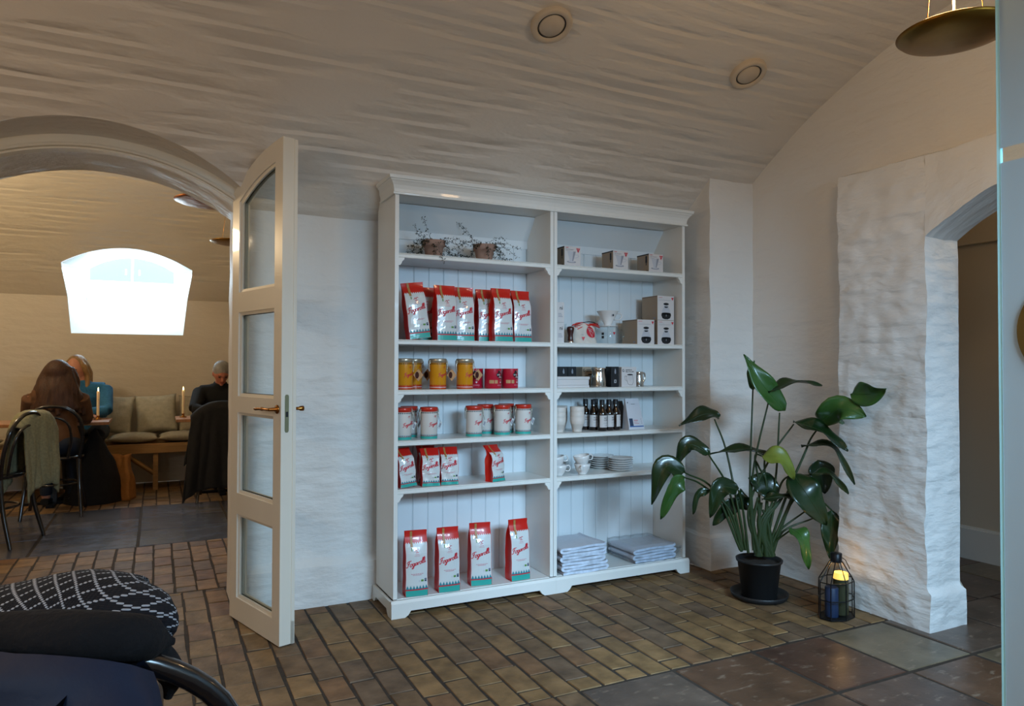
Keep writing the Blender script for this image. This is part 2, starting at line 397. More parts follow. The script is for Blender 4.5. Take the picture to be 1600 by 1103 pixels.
mb = ceiling('ceiling', -3.8, 2.36, -4.17, .42, VY, outer, -1.916, -.624, m_vault)
for i, p in enumerate(mb.v):
    n_ = Vector((0, p.y-VY, p.z-VZ)).normalized()
    mb.v[i] = p+n_*(noise.noise(Vector((p.x*1.2, p.y*2, p.z*2)))*.012+noise.noise(Vector((p.x*2, p.y*9, p.z*9)))*.003)
ceil_o = struct(mb.build('ceiling'))
md = ceil_o.modifiers.new('weld', 'WELD'); md.merge_threshold = .0005
# back wall either side of the arch (with a low plinth)
mb = MB()
ZS = vaultz(.385)
for (xa, xb) in ((-3.8, -1.916), (-.624, 1.99)):
    W = xb-xa
    wallgrid(mb, lambda u, v: (xa+u*W, .385, .235+v*(ZS+.05-.235)), W, ZS-.185, m_wall, .05, xa, .235)
    wallgrid(mb, lambda u, v: (xa+u*W, .345+.04*v, .20+v*.035), W, .04, m_wall, .05, xa, .2)
    wallgrid(mb, lambda u, v: (xa+u*W, .345, v*.20), W, .2, m_wall, .05, xa, 0)
rough(mb, .006, 4)
# reveal of the opening: outer cylinder, jambs, inner reveal
def reveal(mb, r, cz, y0f, y1, hx, m, zlow=0):
    n = 40
    prof = [(ACX-hx, zlow+(cz+math.sqrt(r*r-hx*hx)-zlow)*k/14) for k in range(14)]
    prof += [(ACX-hx+2*hx*k/n, cz+math.sqrt(r*r-(-hx+2*hx*k/n)**2)) for k in range(n+1)]
    prof += [(ACX+hx, zlow+(cz+math.sqrt(r*r-hx*hx)-zlow)*(13-k)/14) for k in range(14)]
    def P(u, v):
        x, z = prof[round(u*(len(prof)-1))]; y0 = y0f(x, z); return (x, y0+(y1-y0)*v, z)
    mb.surf(P, len(prof)-1, 8, m, True, lambda u, v: (u*5, v*.5))
mb2 = MB()
reveal(mb2, 1.11, 1.14, lambda x, z: min(.385, vaulty(max(z, ZS)) if z > ZS else .385), .42, .648, m_wall)
reveal(mb2, 1.05, 1.14, lambda x, z: .42, .80, .602, m_wall)
for i in range(len(mb2.v)):
    p = mb2.v[i]
    if p.y > .5: mb2.v[i] = p+noise.noise_vector(p*5)*.008
mb.T = None
mb.v += []  # wall and reveal are one masonry body
off = len(mb.v); fo = len(mb.f)
mb.v += mb2.v; mb.f += [[i+off for i in f] for f in mb2.f]; mb.mi += [mb.slot(m_wall)]*len(mb2.f); mb.sm += mb2.sm
for k, u in mb2.uv.items(): mb.uv[k+fo] = u
# room-two side of the same wall
def nearwall(x): return arch(x, 1.05, 1.14)
XS = sorted([-3.6+4.8*i/60 for i in range(61)]+[ACX-.6021, ACX-.6019, ACX+.6019, ACX+.6021])
for xa, xb in zip(XS, XS[1:]):
    za = nearwall(xa) if abs(xa-ACX) < .602 else 0; zb = nearwall(xb) if abs(xb-ACX) < .602 else 0
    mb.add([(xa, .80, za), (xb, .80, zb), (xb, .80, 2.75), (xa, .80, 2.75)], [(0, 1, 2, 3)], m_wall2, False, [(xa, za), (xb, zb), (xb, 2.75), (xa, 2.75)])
struct(mb.build('wall_back'))
# arched door frame set in the opening
mb = MB()
def arcring(rr, hx, y, k, n=36):
    pts = [(ACX-hx, 0)]+[(ACX-hx+2*hx*i/n, 1.14+math.sqrt(rr*rr-(-hx+2*hx*i/n)**2)) for i in range(n+1)]+[(ACX+hx, 0)]
    return [(x, y, z) for x, z in pts]
secs = [(1.112, .650, .385), (1.075, .624, .385), (1.073, .622, .372), (1.066, .616, .368), (1.058, .610, .372), (1.056, .608, .39), (1.048, .602, .39), (1.048, .602, .445), (1.112, .650, .445)]
mb.loft([arcring(a, b, y, 0) for a, b, y in secs], m_door, closed=True, wrap=False, smooth=False)
struct(mb.build('door_1_frame')).name = 'trim_1'
# end wall on the right: upper lunette wall, pilaster, recessed panel, thick lower wall with arched passage
mb = MB()
XE = 2.30
wallgrid(mb, lambda u, v: (XE, .385-4.56*u, v*3.02), 4.56, 3.02, m_wall, .05)   # cut below by passage hole, see holes
def hole_face(f):
    c = sum((mb.v[i] for i in f), Vector())/len(f)
    return -2.42 < c.y < -1.24 and c.z < 2.05
keep = [i for i, f in enumerate(mb.f) if not hole_face(f)]
mb.uv = {n_: mb.uv[o_] for n_, o_ in enumerate(keep)}; mb.f = [mb.f[i] for i in keep]; mb.mi = [mb.mi[i] for i in keep]; mb.sm = [mb.sm[i] for i in keep]
# plinth of the recessed stretch
wallgrid(mb, lambda u, v: (XE-.035, -.02-.75*u, v*.235), .75, .235, m_wall, .05)
wallgrid(mb, lambda u, v: (XE-.035+.035*v, -.02-.75*u, .235+.02*v), .75, .03, m_wall, .05)
rough(mb, .007, 4)
struct(mb.build('wall_right'))
# pilaster in the corner
mb = MB()
px0, px1, pyf = 1.955, 2.31, -.02
zt = 2.36
wallgrid(mb, lambda u, v: (px0, .385-(.385-pyf)*u, .21+v*(zt-.21)), .4, 2.15, m_wall, .03)
wallgrid(mb, lambda u, v: (px0+(px1-px0)*u, pyf, .21+v*(zt-.21)), .35, 2.15, m_wall, .03, 1)
wallgrid(mb, lambda u, v: (px0-.012, .385-(.385-pyf+.014)*u, v*.19), .4, .2, m_wall, .03)
wallgrid(mb, lambda u, v: (px0-.012+(px1-px0+.01)*u, pyf-.014, v*.19), .35, .2, m_wall, .03, 1)
wallgrid(mb, lambda u, v: (px0-.012+.012*v, .385-(.385-pyf+.014)*u+(.014*v*u), .19+.02*v), .4, .02, m_wall, .03)
wallgrid(mb, lambda u, v: (px0-.012+.012*v+(px1-px0+.01)*u, pyf-.014+.014*v, .19+.02*v), .35, .02, m_wall, .03, 1)
rough(mb, .007, 6, .002, 20)
struct(mb.build('wall_pilaster')).name = 'trim_2'
# thick wall with the passage arch
mb = MB()
XD, XB, YL, YR, YEND = 2.165, 2.41, -.755, -1.225, -4.17
PCY = (YR-2.43)/2; PR = .98
def parch(y): return 2.03-PR+math.sqrt(max(.01, PR*PR-(y-PCY)**2))-.005
H2 = 2.20
def flare(p):   # swelling foot of the pier
    return p
wallgrid(mb, lambda u, v: (XD, YL+(YR-YL)*u, v*H2), .47, H2, m_pier, .016)
wallgrid(mb, lambda u, v: (XD+(XE+.02-XD)*(1-u), YL, v*H2), .14, H2, m_pier, .02, 2)
wallgrid(mb, lambda u, v: (XD+(XB-XD)*u, YR, v*parch(YR)), .25, 1.95, m_pier, .016, 3)
n = 40
def pa(u): return YR+(-2.43-YR)*u
wallgrid(mb, lambda u, v: (XD, pa(u), parch(pa(u))+(H2-parch(pa(u)))*v), 1.2, .2, m_pier, .03, 4)
wallgrid(mb, lambda u, v: (XD+(XB-XD)*v, pa(u), parch(pa(u))), 1.2, .25, m_pier, .03, 6)
wallgrid(mb, lambda u, v: (XD, -2.43+(YEND+2.43)*u, v*H2), 1.74, H2, m_pier, .05, 8)
wallgrid(mb, lambda u, v: (XD+(XB-XD)*u, -2.43, v*parch(-2.43)), .25, 1.95, m_pier, .05, 10)
wallgrid(mb, lambda u, v: (XD+(XE+.02-XD)*v, YL+(YEND-YL)*u, H2+.05*v), 3.4, .12, m_pier, .03, 5)
# rear side of the passage wall
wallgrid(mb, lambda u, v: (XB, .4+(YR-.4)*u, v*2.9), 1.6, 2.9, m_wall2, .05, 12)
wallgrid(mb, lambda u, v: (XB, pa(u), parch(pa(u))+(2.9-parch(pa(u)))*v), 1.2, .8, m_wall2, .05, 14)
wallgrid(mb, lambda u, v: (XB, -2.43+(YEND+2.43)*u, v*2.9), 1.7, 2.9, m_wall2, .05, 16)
for i, p in enumerate(mb.v):
    q = p.copy(); a = .010 if q.x < 2.4 else .003
    d = noise.noise_vector(q*4.5)*a+noise.noise_vector(q*13)*a*.55+noise.noise_vector(Vector((q.x, q.y, q.z*1.6))*28)*a*.22
    if q.z < .002: d.z = -.01
    # plinth swelling and worn foot
    if q.x < 2.5 and -1.3 < q.y < -.7 and q.z < 1.9:
        f = max(0, min(1, (.185-q.z)/.02))
        if abs(q.y-YR) < .005: d.y -= .022*f
        if q.x > 2.38: d.x += .012*f
        g = max(0, (.75-q.z)/.75); d.x -= .012*g if q.x < 2.2 else 0
    mb.v[i] = p+d
struct(mb.build('wall_passage')).name = 'wall_right.001'
# passage beyond
mb = MB()
mb.box(3.62, 3.7, -3.6, 1.2, 0, 1.99, m_wall2); mb.box(3.57, 3.7, -3.6, 1.2, 1.99, 3.0, m_wall2)
mb.box(2.41, 3.7, .38, .44, 0, 3.0, m_wall2); mb.box(2.41, 3.7, -3.7, -3.6, 0, 3.0, m_wall2); mb.box(2.41, 3.7, -3.7, .44, 2.9, 2.95, m_wall2)
struct(mb.build('wall_passage_far')).name = 'wall_passage'
mb = MB(); mb.box(3.60, 3.622, -3.6, .38, 0, .19, m_white); mb.box(3.612, 3.622, -3.6, .38, .19, .205, m_white)
struct(mb.build('baseboard_passage'))
# front and left walls behind the camera, with the windows the daylight comes from
mb = MB()
def wall_with_windows(mb, y, wins, x0, x1, z1, m):
    xs = [x0]
    for a, b, c, d in wins: xs += [a, b]
    xs.append(x1)
    for i in range(0, len(xs)-1, 2): mb.box(xs[i], xs[i+1], y-.1, y, 0, z1, m)
    for a, b, c, d in wins: mb.box(a, b, y-.1, y, 0, c, m); mb.box(a, b, y-.1, y, d, z1, m)
WN = [(-3.4, -2.4, 1.45, 2.3), (.0, 1.5, 1.3, 2.2)]
wall_with_windows(mb, -4.17, WN, -3.8, 2.3, 3.0, m_wall)
struct(mb.build('wall_front'))
mb = MB(); mb.box(-3.9, -3.8, -4.27, .8, 0, 3.05, m_wall); struct(mb.build('wall_left'))
for k, (a, b, c, d) in enumerate(WN):
    mb = MB()
    for z in (c, d-.05): mb.box(a, b, -4.24, -4.18, z, z+.05, m_white)
    for x in (a, (a+b)/2-.025, b-.05): mb.box(x, x+.05, -4.24, -4.18, c, d, m_white)
    wo = struct(mb.build('window_%d' % (k+2)))
    g = MB(); g.box(a, b, -4.215, -4.21, c, d, m_glass); g.build('pane', wo)
# ------------------------------------------------------------------ second room
Y2, YC2, YV = 5.0, 2.65, 4.8
def nich(x):   # arched top of the window recess where it cuts the vault
    t = (x+1.275)/.58; return 2.345-.155*t*t
NX0, NX1 = -1.85, -.70
mb = ceiling('ceiling.001', -3.65, 1.25, .76, YV+.02, YC2, nich, NX0, NX1, m_vault2, .05, .04)
for i, p in enumerate(mb.v):
    n_ = Vector((0, p.y-YC2, p.z-VZ)).normalized(); mb.v[i] = p+n_*noise.noise(Vector((p.x*1.2, p.y*2, p.z*2)))*.02
c2 = struct(mb.build('ceiling')); md = c2.modifiers.new('weld', 'WELD'); md.merge_threshold = .0005
mb = MB(); zv = vaultz(YV, YC2)+.02
def far(xa, xb, za, zb, xa2=None, xb2=None, ya=Y2, yb=Y2):
    xa2 = xa if xa2 is None else xa2; xb2 = xb if xb2 is None else xb2
    W = xb-xa
    wallgrid(mb, lambda u, v: ((xa+(xb-xa)*u)*(1-v)+(xa2+(xb2-xa2)*u)*v, ya+(yb-ya)*v, za+(zb-za)*v), W, math.hypot(zb-za, yb-ya), m_wall2, .06, xa, za)
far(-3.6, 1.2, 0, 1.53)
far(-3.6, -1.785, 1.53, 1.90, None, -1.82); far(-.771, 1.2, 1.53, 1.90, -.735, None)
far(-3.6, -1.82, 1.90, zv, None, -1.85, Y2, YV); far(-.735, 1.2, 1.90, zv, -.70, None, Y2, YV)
# recess: sides, sloping sill, head
YW = 5.62
def recess_head(u, v):
    x = NX0+(NX1-NX0)*u; xw = -1.70+.87*u
    z = nich(x); return (x+(xw-x)*v, vaulty(z, YC2)*(1-v)+YW*v, z*(1-v)+(z+.05)*v)
wp = M('white_recess_paint', (.85, .86, .84), .5)
mb.surf(recess_head, 20, 6, wp)
mb.add([(-1.785, Y2, 1.53), (-1.70, YW, 1.93), (-1.70, YW, 2.25), (NX0, YV, 2.16), (-1.85, YV, zv), (-1.82, Y2, 1.90)], [(0, 1, 2, 3, 4, 5)], wp)
mb.add([(-.771, Y2, 1.53), (-.83, YW, 1.93), (-.83, YW, 2.25), (NX1, YV, 2.16), (-.70, YV, zv), (-.735, Y2, 1.90)], [(0, 1, 2, 3, 4, 5)], wp)
mb.add([(-1.785, Y2, 1.53), (-.771, Y2, 1.53), (-.83, YW, 1.93), (-1.70, YW, 1.93)], [(0, 1, 2, 3)], wp)
struct(mb.build('wall_far'))
mb = MB()
mb.box(-3.7, -3.6, .8, 5.0, 0, 2.9, m_wall2); mb.box(1.2, 1.3, .8, 5.0, 0, 2.9, m_wall2)
struct(mb.build('wall_room_sides')).name = 'wall_left.001'
mb = MB()
for z in (1.93, 2.11, 2.42): mb.box(-1.70, -.83, YW-.012, YW+.012, z, z+.022, m_fw)
mb.box(-1.70, -.83, YW, YW+.004, 1.95, 2.12, m_fw)
for x in (-1.70, -1.28, -.852): mb.box(x, x+.022, YW-.012, YW-.001, 1.953, 2.109, m_fw); mb.box(x, x+.022, YW-.012, YW-.001, 2.133, 2.419, m_fw)
wo = struct(mb.build('window_1'))
g = MB(); g.box(-1.68, -.85, YW+.005, YW+.009, 2.12, 2.42, m_glass); g.build('pane', wo)
for x in (-1.33, -1.20):
    g = MB(); g.tube([(x, YW-.02, 2.26), (x, YW-.05, 2.26), (x, YW-.055, 2.20)], .006, m_steel); g.build('handle', wo)
# ---- names of the setting
# ------------------------------------------------------------------ bookcases
ZSH = [.612, .847, 1.096, 1.343, 1.768]      # shelf tops
def bookcase(x0, label, left_end, right_end):
    W = .9055
    t = thing('bookcase', label, 'bookcase', (x0, 0, 0))
    xl, xr = (.017, W-.001) if left_end else (.001, W-.006)
    D = .335; yf = .03; th = .020
    def side(a, b):
        m = MB(); m.prism([(yf, .083), (D-.005, .083), (D-.005, 2.02), (.30, 2.065), (yf, 2.065)], 'x', a, b, m_white); return m
    side(xl, xl+th).build('side_panel', t, .0015); side(xr-th, xr).build('side_panel', t, .0015)
    m = MB(); m.box(xl+th, xr-th, yf+.004, D-.02, .060, .083, m_white); m.build('shelf', t, .0015)
    for i, z in enumerate(ZSH):
        m = MB(); h = .024
        m.prism([(yf, z-h+.003), (yf+.003, z-h), (D-.028, z-h), (D-.028, z), (yf+.004, z), (yf, z-.004), (yf+.004, z-.0075), (yf, z-.010)], 'x', xl+th, xr-th, m_white)
        m.build('shelf', t)
        if i in (0, 2, 4):
            for sx, a in ((1, xl+th), (-1, xr-th)):
                m = MB(); zb = z-h
                pr = [(0, 0), (.030, 0), (.028, -.008), (.022, -.014), (.016, -.020), (.014, -.030), (.009, -.031), (.009, -.037), (0, -.037)]
                m.prism([(a+sx*p, zb+q) for p, q in (pr if sx > 0 else pr[::-1])], 'y', yf+.001, yf+.02, m_white); m.build('bracket', t)
    # boarded back with grooves
    m = MB(); x = xl+th; n = 10; wd = (xr-xl-2*th)/n
    for k in range(n):
        a = x+k*wd; m.prism([(a+.001, D-.022), (a+wd-.001, D-.022), (a+wd-.004, D-.026), (a+.004, D-.026)][::-1], 'z', .083, 1.93, m_back)
    m.box(xl+th, xr-th, D-.021, D-.012, .083, 1.96, m_back)
    m.box(xl+th, xr-th, D-.034, D-.022, 1.885, 1.93, m_back)
    m.build('back_panel', t)
    m = MB(); m.prism([(D-.035, 1.93), (D-.025, 1.93), (.215, 2.05), (.205, 2.05)], 'x', xl+th, xr-th, m_back); m.build('slanted_rail', t)
    m = MB(); m.box(xl+th, xr-th, yf, .22, 2.052, 2.066, m_white); m.build('top_panel', t)
    # plinth with cut-out feet
    m = MB()
    pf = [(0, 0), (.068, 0), (.086, .012), (.098, .030), (W-.098, .030), (W-.086, .012), (W-.068, 0), (W, 0), (W, .070), (0, .070)]
    m.prism(pf, 'y', .0, .018, m_white); m.prism([(0, .070), (0, .083), (W, .083), (W, .070)], 'y', .008, .022, m_white)
    m.add([(0, 0, .070), (W, 0, .070), (W, .008, .083), (0, .008, .083)], [(0, 1, 2, 3)], m_white)
    for on, a, b in ((left_end, 0, .016), (right_end, W-.016, W)):
        if on: m.prism([(.0185, 0), (.06, 0), (.075, .012), (.088, .030), (D-.06, .030), (D-.045, .010), (D-.025, 0), (D, 0), (D, .076), (.0185, .076)], 'x', a, b, m_white)
    m.build('plinth', t, .002)
    # cornice
    prof = [(.002, 2.052), (.012, 2.052), (.013, 2.060), (.008, 2.064), (.009, 2.078), (.014, 2.096), (.023, 2.110), (.030, 2.117), (.031, 2.121), (.037, 2.124), (.040, 2.138), (.038, 2.140), (.0, 2.140)]
    m = MB()
    secs = []
    for o, z in prof:
        yb = .235 if z > 2.10 else .262
        p = []
        if left_end: p.append((xl-o, yb, z))
        p.append((xl-o if left_end else 0, yf-o, z)); p.append((xr+o if right_end else W, yf-o, z))
        if right_end: p.append((xr+o, yb, z))
        secs.append(p)
    m.loft(secs, m_white, wrap=False, smooth=False, cap=False)
    m.box(0 if not left_end else xl, W if not right_end else xr, yf+.001, .22, 2.10, 2.139, m_white)
    m.build('cornice', t)
    return t
bookcase(0, 'white bookcase nearest the glazed door, filled with red and white coffee bags and tins', True, False)
bookcase(.906, 'white bookcase nearest the potted plant, holding cups, boxes and folded throws', False, True)

# ------------------------------------------------------------------ lettering strokes for the cursive word on the packs
CUR = {
 'F': ([[(-.02, .72), (.1, .95), (.35, 1.0), (.62, .98)], [(.33, .98), (.28, .6), (.2, .15), (.05, .0), (-.06, .1)], [(.1, .52), (.42, .56)]], .52),
 'o': ([[(.2, .45), (.05, .38), (.0, .2), (.1, .02), (.27, .05), (.36, .22), (.3, .4), (.2, .45), (.42, .42)]], .42),
 'g': ([[(.33, .42), (.12, .44), (.0, .22), (.1, .03), (.28, .12), (.36, .42), (.32, .0), (.22, -.35), (.02, -.4), (.0, -.25), (.2, -.1), (.44, .1)]], .44),
 'a': ([[(.33, .42), (.12, .44), (.0, .22), (.1, .03), (.26, .1), (.36, .42), (.34, .08), (.46, .06)]], .45),
 'r': ([[(.02, .4), (.06, .2), (.06, .02)], [(.06, .28), (.15, .42), (.3, .42)]], .32),
 'l': ([[(.0, .1), (.14, .5), (.2, .92), (.1, .98), (.04, .6), (.05, .1), (.16, .02), (.26, .12)]], .25),
 'i': ([[(.04, .42), (.03, .08), (.14, .02), (.2, .1)], [(.06, .62), (.08, .66)]], .2),
}
def cursive(mb, P, word, x, y, w, m, ang=.2, th=.055):
    tot = sum(CUR[c][1] for c in word); k = w/tot; cx = 0; ca, sa = math.cos(ang), math.sin(ang)
    for c in word:
        for st in CUR[c][0]:
            pts = [((px+cx)*k, py*k) for px, py in st]
            mb.stroke(P, [(x+px*ca-py*sa*0+py*.12, y+px*sa+py*ca) for px, py in pts], th*k*1.5, m)
        cx += CUR[c][1]
# ------------------------------------------------------------------ coffee bags
def bag_proto(w_, h_, d_, label, wavy=0, seed=1):
    t = thing('coffee_bag', label, 'coffee bag')
    rr = random.Random(seed); ph = rr.uniform(0, 6)
    def dep(z):   # front-back half depth at height z
        u = z/h_
        return d_/2*(1-.12*u) if u < .62 else max(.004, d_/2*(.925)*(1-((u-.62)/.32)**1.4)) if u < .93 else .004
    yc = lambda z: .006*math.sin(z/h_*3)+wavy*max(0, z/h_-.75)*.25
    def hw(z): return w_/2*(1-.04*math.sin(PI*min(1, z/h_)))*(1+.015*math.sin(z*60+ph)*(1+wavy*3))
    def P(off=.0008):
        def f(x, z):   # x from -w/2..w/2
            s = x/(w_/2); hwz = hw(z)
            bul = .010*(1-s*s)*math.sin(PI*min(1, .1+z/h_*.85))
            wr = .0025*math.sin(z*70+s*2.5+ph)*max(0, z/h_-.45)*2+wavy*.006*math.sin(z*90+s*5+ph)
            return Vector((s*hwz, yc(z)-dep(z)-bul-wr*.5-off, z))
        return f
    nz = 26; nx = 8; P0 = P(0); mb = MB()
    mb.surf(lambda u, v: P0(-w_/2+w_*u, h_*v), nx, nz, m_red)
    mb.surf(lambda u, v: Vector((P0(w_/2-w_*u, h_*v).x, 2*yc(h_*v)-P0(w_/2-w_*u, h_*v).y, h_*v)), nx, nz, m_red)
    for sgn in (-1, 1):
        def side(u, v):
            z = h_*v; a = P0(sgn*w_/2, z); y0 = a.y; y1 = 2*yc(z)-a.y; g = (1-abs(2*u-1))*min(.02, (y1-y0)*.42)*(.35+.65*v)
            return Vector((a.x-sgn*g, y0+(y1-y0)*u, z))
        mb.surf(side, 4, nz, m_red)
    mb.add([P0(-w_/2, 0), P0(w_/2, 0), Vector((w_/2, d_/2, 0)), Vector((-w_/2, d_/2, 0))], [(3, 2, 1, 0)], m_red)
    mb.build('body', t)
    Q = P(.0009); Q2 = P(.0026); lb = MB(); a, b = -w_*.485, w_*.485
    lb.quad(Q, a, b, h_*.115, h_*.80, m_lab, nx, 14)
    n = 10
    for k in range(n):
        x0 = a+(b-a)*k/n; x1 = a+(b-a)*(k+1)/n
        lb.poly(Q, [(x0, h_*.80), (x1, h_*.80), ((x0+x1)/2, h_*.83)], m_lab)
    lb.quad(Q, a, b, .001, h_*.095, m_teal, nx, 3); lb.quad(Q, a, b, h_*.095, h_*.115, m_redp, nx, 1)
    n = 7
    for k in range(n):
        x0 = a+(b-a)*k/n; x1 = a+(b-a)*(k+1)/n
        lb.poly(Q2, [(x0, h_*.115), (x1, h_*.115), ((x0+x1)/2, h_*.172)], m_tealz)
    cursive(lb, Q2, 'Fogarolli', a+w_*.03, h_*.445, w_*.88, m_redp, .24, .075)
    # small emblem and blurred small print lines
    ey = h_*.68
    lb.stroke(Q2, [(-.012, ey+.004), (-.004, ey+.012), (.0, ey+.004), (.006, ey+.014), (.013, ey+.012)], .0025, m_redp)
    lb.stroke(Q2, [(-.006, ey-.002), (.008, ey-.001)], .003, m_redp); lb.quad(Q2, -.010, .012, ey-.012, ey-.010, m_pinkp); lb.quad(Q2, -.014, .016, ey-.019, ey-.0175, m_pinkp)
    for k, (u0, u1) in enumerate(((.22, .82), (.30, .72))):
        for q in range(6):
            xx = a+(b-a)*(u0+(u1-u0)*q/6); lb.quad(Q2, xx, xx+(b-a)*(u1-u0)/7.5, h_*(.345-.018*k), h_*(.352-.018*k), m_pinkp)
    lb.quad(Q2, w_*.18, w_*.30, h_*.225, h_*.255, m_grn); lb.quad(Q2, w_*.35, w_*.44, h_*.222, h_*.270, m_navy); lb.disc(Q2, w_*.395, h_*.252, .002, .002, m_lab)
    lb.quad(Q2, w_*.08, w_*.13, h_*.225, h_*.25, m_lgrey)
    lb.build('front_label', t)
    g = MB(); g.quad(P(.0030), -w_*.27, -w_*.17, h_*.76, h_*.995, m_gold, 1, 6)
    g.quad(P(.0034), -w_*.24, -w_*.20, h_*.70, h_*.75, m_grn, 1, 1)
    g.build('closing_tape', t)
    return t
GB = 'coffee bags on the top display shelf'; bigp = bag_proto(.114, .315, .072, 'tall red and white coffee bag on the bottom shelf, leftmost of the four', 0, 2)
def put(o, x, y, z, deg=0): o.location = (x, y, z); o.rotation_euler = (0, 0, math.radians(deg)); return o
put(bigp, .143, .072, .0835, -6); bigp['group'] = 'tall coffee bags on the bottom shelf'
for (x, y, a, l) in ((.311, .068, -3, 'tall red and white coffee bag on the bottom shelf, second from the left'),
                     (.500, .092, -8, 'tall red and white coffee bag on the bottom shelf, third from the left'),
                     (.718, .084, 2, 'tall red and white coffee bag on the bottom shelf, rightmost and standing apart')):
    dup(bigp, (x, y, .0835), math.radians(a), l)
top = bag_proto(.112, .282, .066, 'red and white coffee bag second from left in front on the upper coffee shelf', .15, 5)
put(top, .298, .085, 1.3435, 4); top['group'] = 'coffee bags in the shelf under the trailing pot plants'
TG = 'coffee bags in the shelf under the trailing pot plants'
lean = dup(top, (.125, .082, 1.3435), math.radians(2), 'coffee bag leaning sideways against the left end of its shelf, below the trailing plants', TG)
lean.rotation_euler = (0, math.radians(-7), 0); lean.location = (.157, .083, 1.3505)
for (x, y, a, l) in ((.232, .215, 0, 'coffee bag mostly hidden behind the leaning bag and its neighbour'),
                     (.414, .125, -5, 'coffee bag third at the front from the left, close against its taller neighbour'),
                     (.566, .17, 0, 'coffee bag half hidden behind the middle bag of the right-hand trio'),
                     (.617, .085, 3, 'middle coffee bag of the right-hand trio, facing forward in front'),
                     (.764, .150, 4, 'rightmost coffee bag of the upper coffee shelf, next to the empty end')):
    dup(top, (x, y, 1.3435), math.radians(a), l, TG)
small = bag_proto(.093, .185, .055, 'small glossy coffee bag at the left end of the small-bag shelf', .6, 9)
SG = 'small crinkled coffee bags under the white tins'
small['group'] = SG; small.location = (.100, .092, .6125); small.rotation_euler = (0, math.radians(-4), math.radians(12)); small.location.z = .6165
for (x, y, a, l) in ((.222, .082, -8, 'small glossy coffee bag second from the left in the small-bag shelf'),
                     (.245, .20, -6, 'small coffee bag hidden behind the second and third small bags'),
                     (.324, .085, -10, 'small glossy coffee bag third from the left with a crinkled front'),
                     (.580, .075, 20, 'small coffee bag standing alone at the right of the small-bag shelf')):
    o = dup(small, (x, y, .6125), math.radians(a), l, SG)
    o.rotation_euler = (0, 0, math.radians(a))
# ------------------------------------------------------------------ tins
def tin_proto(name, label, r_, h_, body, zig, band, lidm, dots, white_line, hidden_tag=False, card=False):
    t = thing(name, label, 'tin'); mb = MB()
    def P(off):
        return lambda x, z: Vector(((r_+off)*math.sin(x/r_), -(r_+off)*math.cos(x/r_), z))
    hb = h_*.86
    mb.lathe([(r_-.002, 0), (r_, .002), (r_, hb)], body, n=36)
    Q = P(.0004); Q2 = P(.0008); cir = PI*r_
    mb.quad(Q, -cir, cir, .002, h_*.10, band, 36, 1)
    if white_line: mb.quad(Q2, -cir, cir, h_*.055, h_*.075, white_line, 36, 1)
    else: mb.quad(Q2, -cir, cir, h_*.10, h_*.115, m_redp, 36, 1)
    n = 30
    for k in range(n):
        x0 = -cir+2*cir*k/n; x1 = x0+2*cir/n
        mb.poly(Q2, [(x0, h_*.10), (x1, h_*.10), ((x0+x1)/2, h_*.165)], zig)
        mb.quad(Q2, x0, x0+1.1*cir/n, hb-.008, hb-.002, dots)
    cursive(mb, Q2, 'Fogarolli', -.012, h_*.40, .062, m_redp, .22, .085)
    mb.stroke(Q2, [(.014, h_*.70), (.019, h_*.74), (.022, h_*.70), (.027, h_*.745)], .0022, m_redp); mb.quad(Q2, .015, .027, h_*.67, h_*.675, m_redp)
    mb.build('body', t)
    l = MB(); l.lathe([(r_-.001, hb), (r_+.002, hb+.002), (r_+.0025, h_-.006), (r_+.001, h_-.001), (r_-.004, h_), (0.001, h_-.002)], lidm, n=36); l.build('lid', t)
    for s in (-1, 1):
        c = MB()
        x = s*(r_+.003)
        c.tube([(x, -.008, hb-.045), (x+s*.004, -.008, hb-.02), (x+s*.003, -.008, hb+.008), (x+s*.001, 0, h_-.006), (x+s*.003, .008, hb+.008), (x+s*.004, .008, hb-.02), (x, .008, hb-.045)], .0015, m_silver, 6)
        c.box(x-.002, x+.003, -.006, .006, hb-.004, hb+.012, m_silver)
        c.build('wire_clasp', t)
    if card:
        g = MB(); g.T = Matrix.Translation((r_+.028, -.012, h_*.46)) @ Matrix.Rotation(.3, 4, 'Z') @ Matrix.Rotation(PI/4, 4, 'Y')
        g.box(-.022, .022, -.001, .001, -.022, .022, m_kraft); g.T = None
        g.T = Matrix.Translation((r_+.020, -.0165, h_*.46)) @ Matrix.Rotation(.3, 4, 'Z')
        g.disc(lambda x, z: Vector((x, 0, z)), 0, 0, .012, .017, M('dark_oval_print', '#3a120e', .5)); g.T = None
        g.tube([(r_+.004, -.005, hb-.01), (r_+.022, -.011, h_*.64)], .0007, m_kraft, 5)
        g.build('paper_tag', t)
    elif not hidden_tag:
        g = MB(); g.T = Matrix.Translation((r_+.014, -.006, h_*.42)) @ Matrix.Rotation(.5, 4, 'Z') @ Matrix.Rotation(.55, 4, 'Y')
        g.box(-.009, .009, -.0008, .0008, -.020, .020, m_lab); g.box(-.006, .006, -.0012, -.0008, -.012, .010, m_grey); g.T = None
        g.tube([(r_+.004, -.004, hb-.01), (r_+.016, -.006, h_*.53)], .0007, m_blk, 5)
        g.build('string_tag', t)
    return t
WG = 'white coffee tins with red lids'
wt = tin_proto('coffee_tin', 'white coffee tin with red lid at the left end of its shelf', .0425, .160, m_cream, m_tealz, m_teal, m_redt, m_blk, None)
wt['group'] = WG; put(wt, .082, .095, .8475)
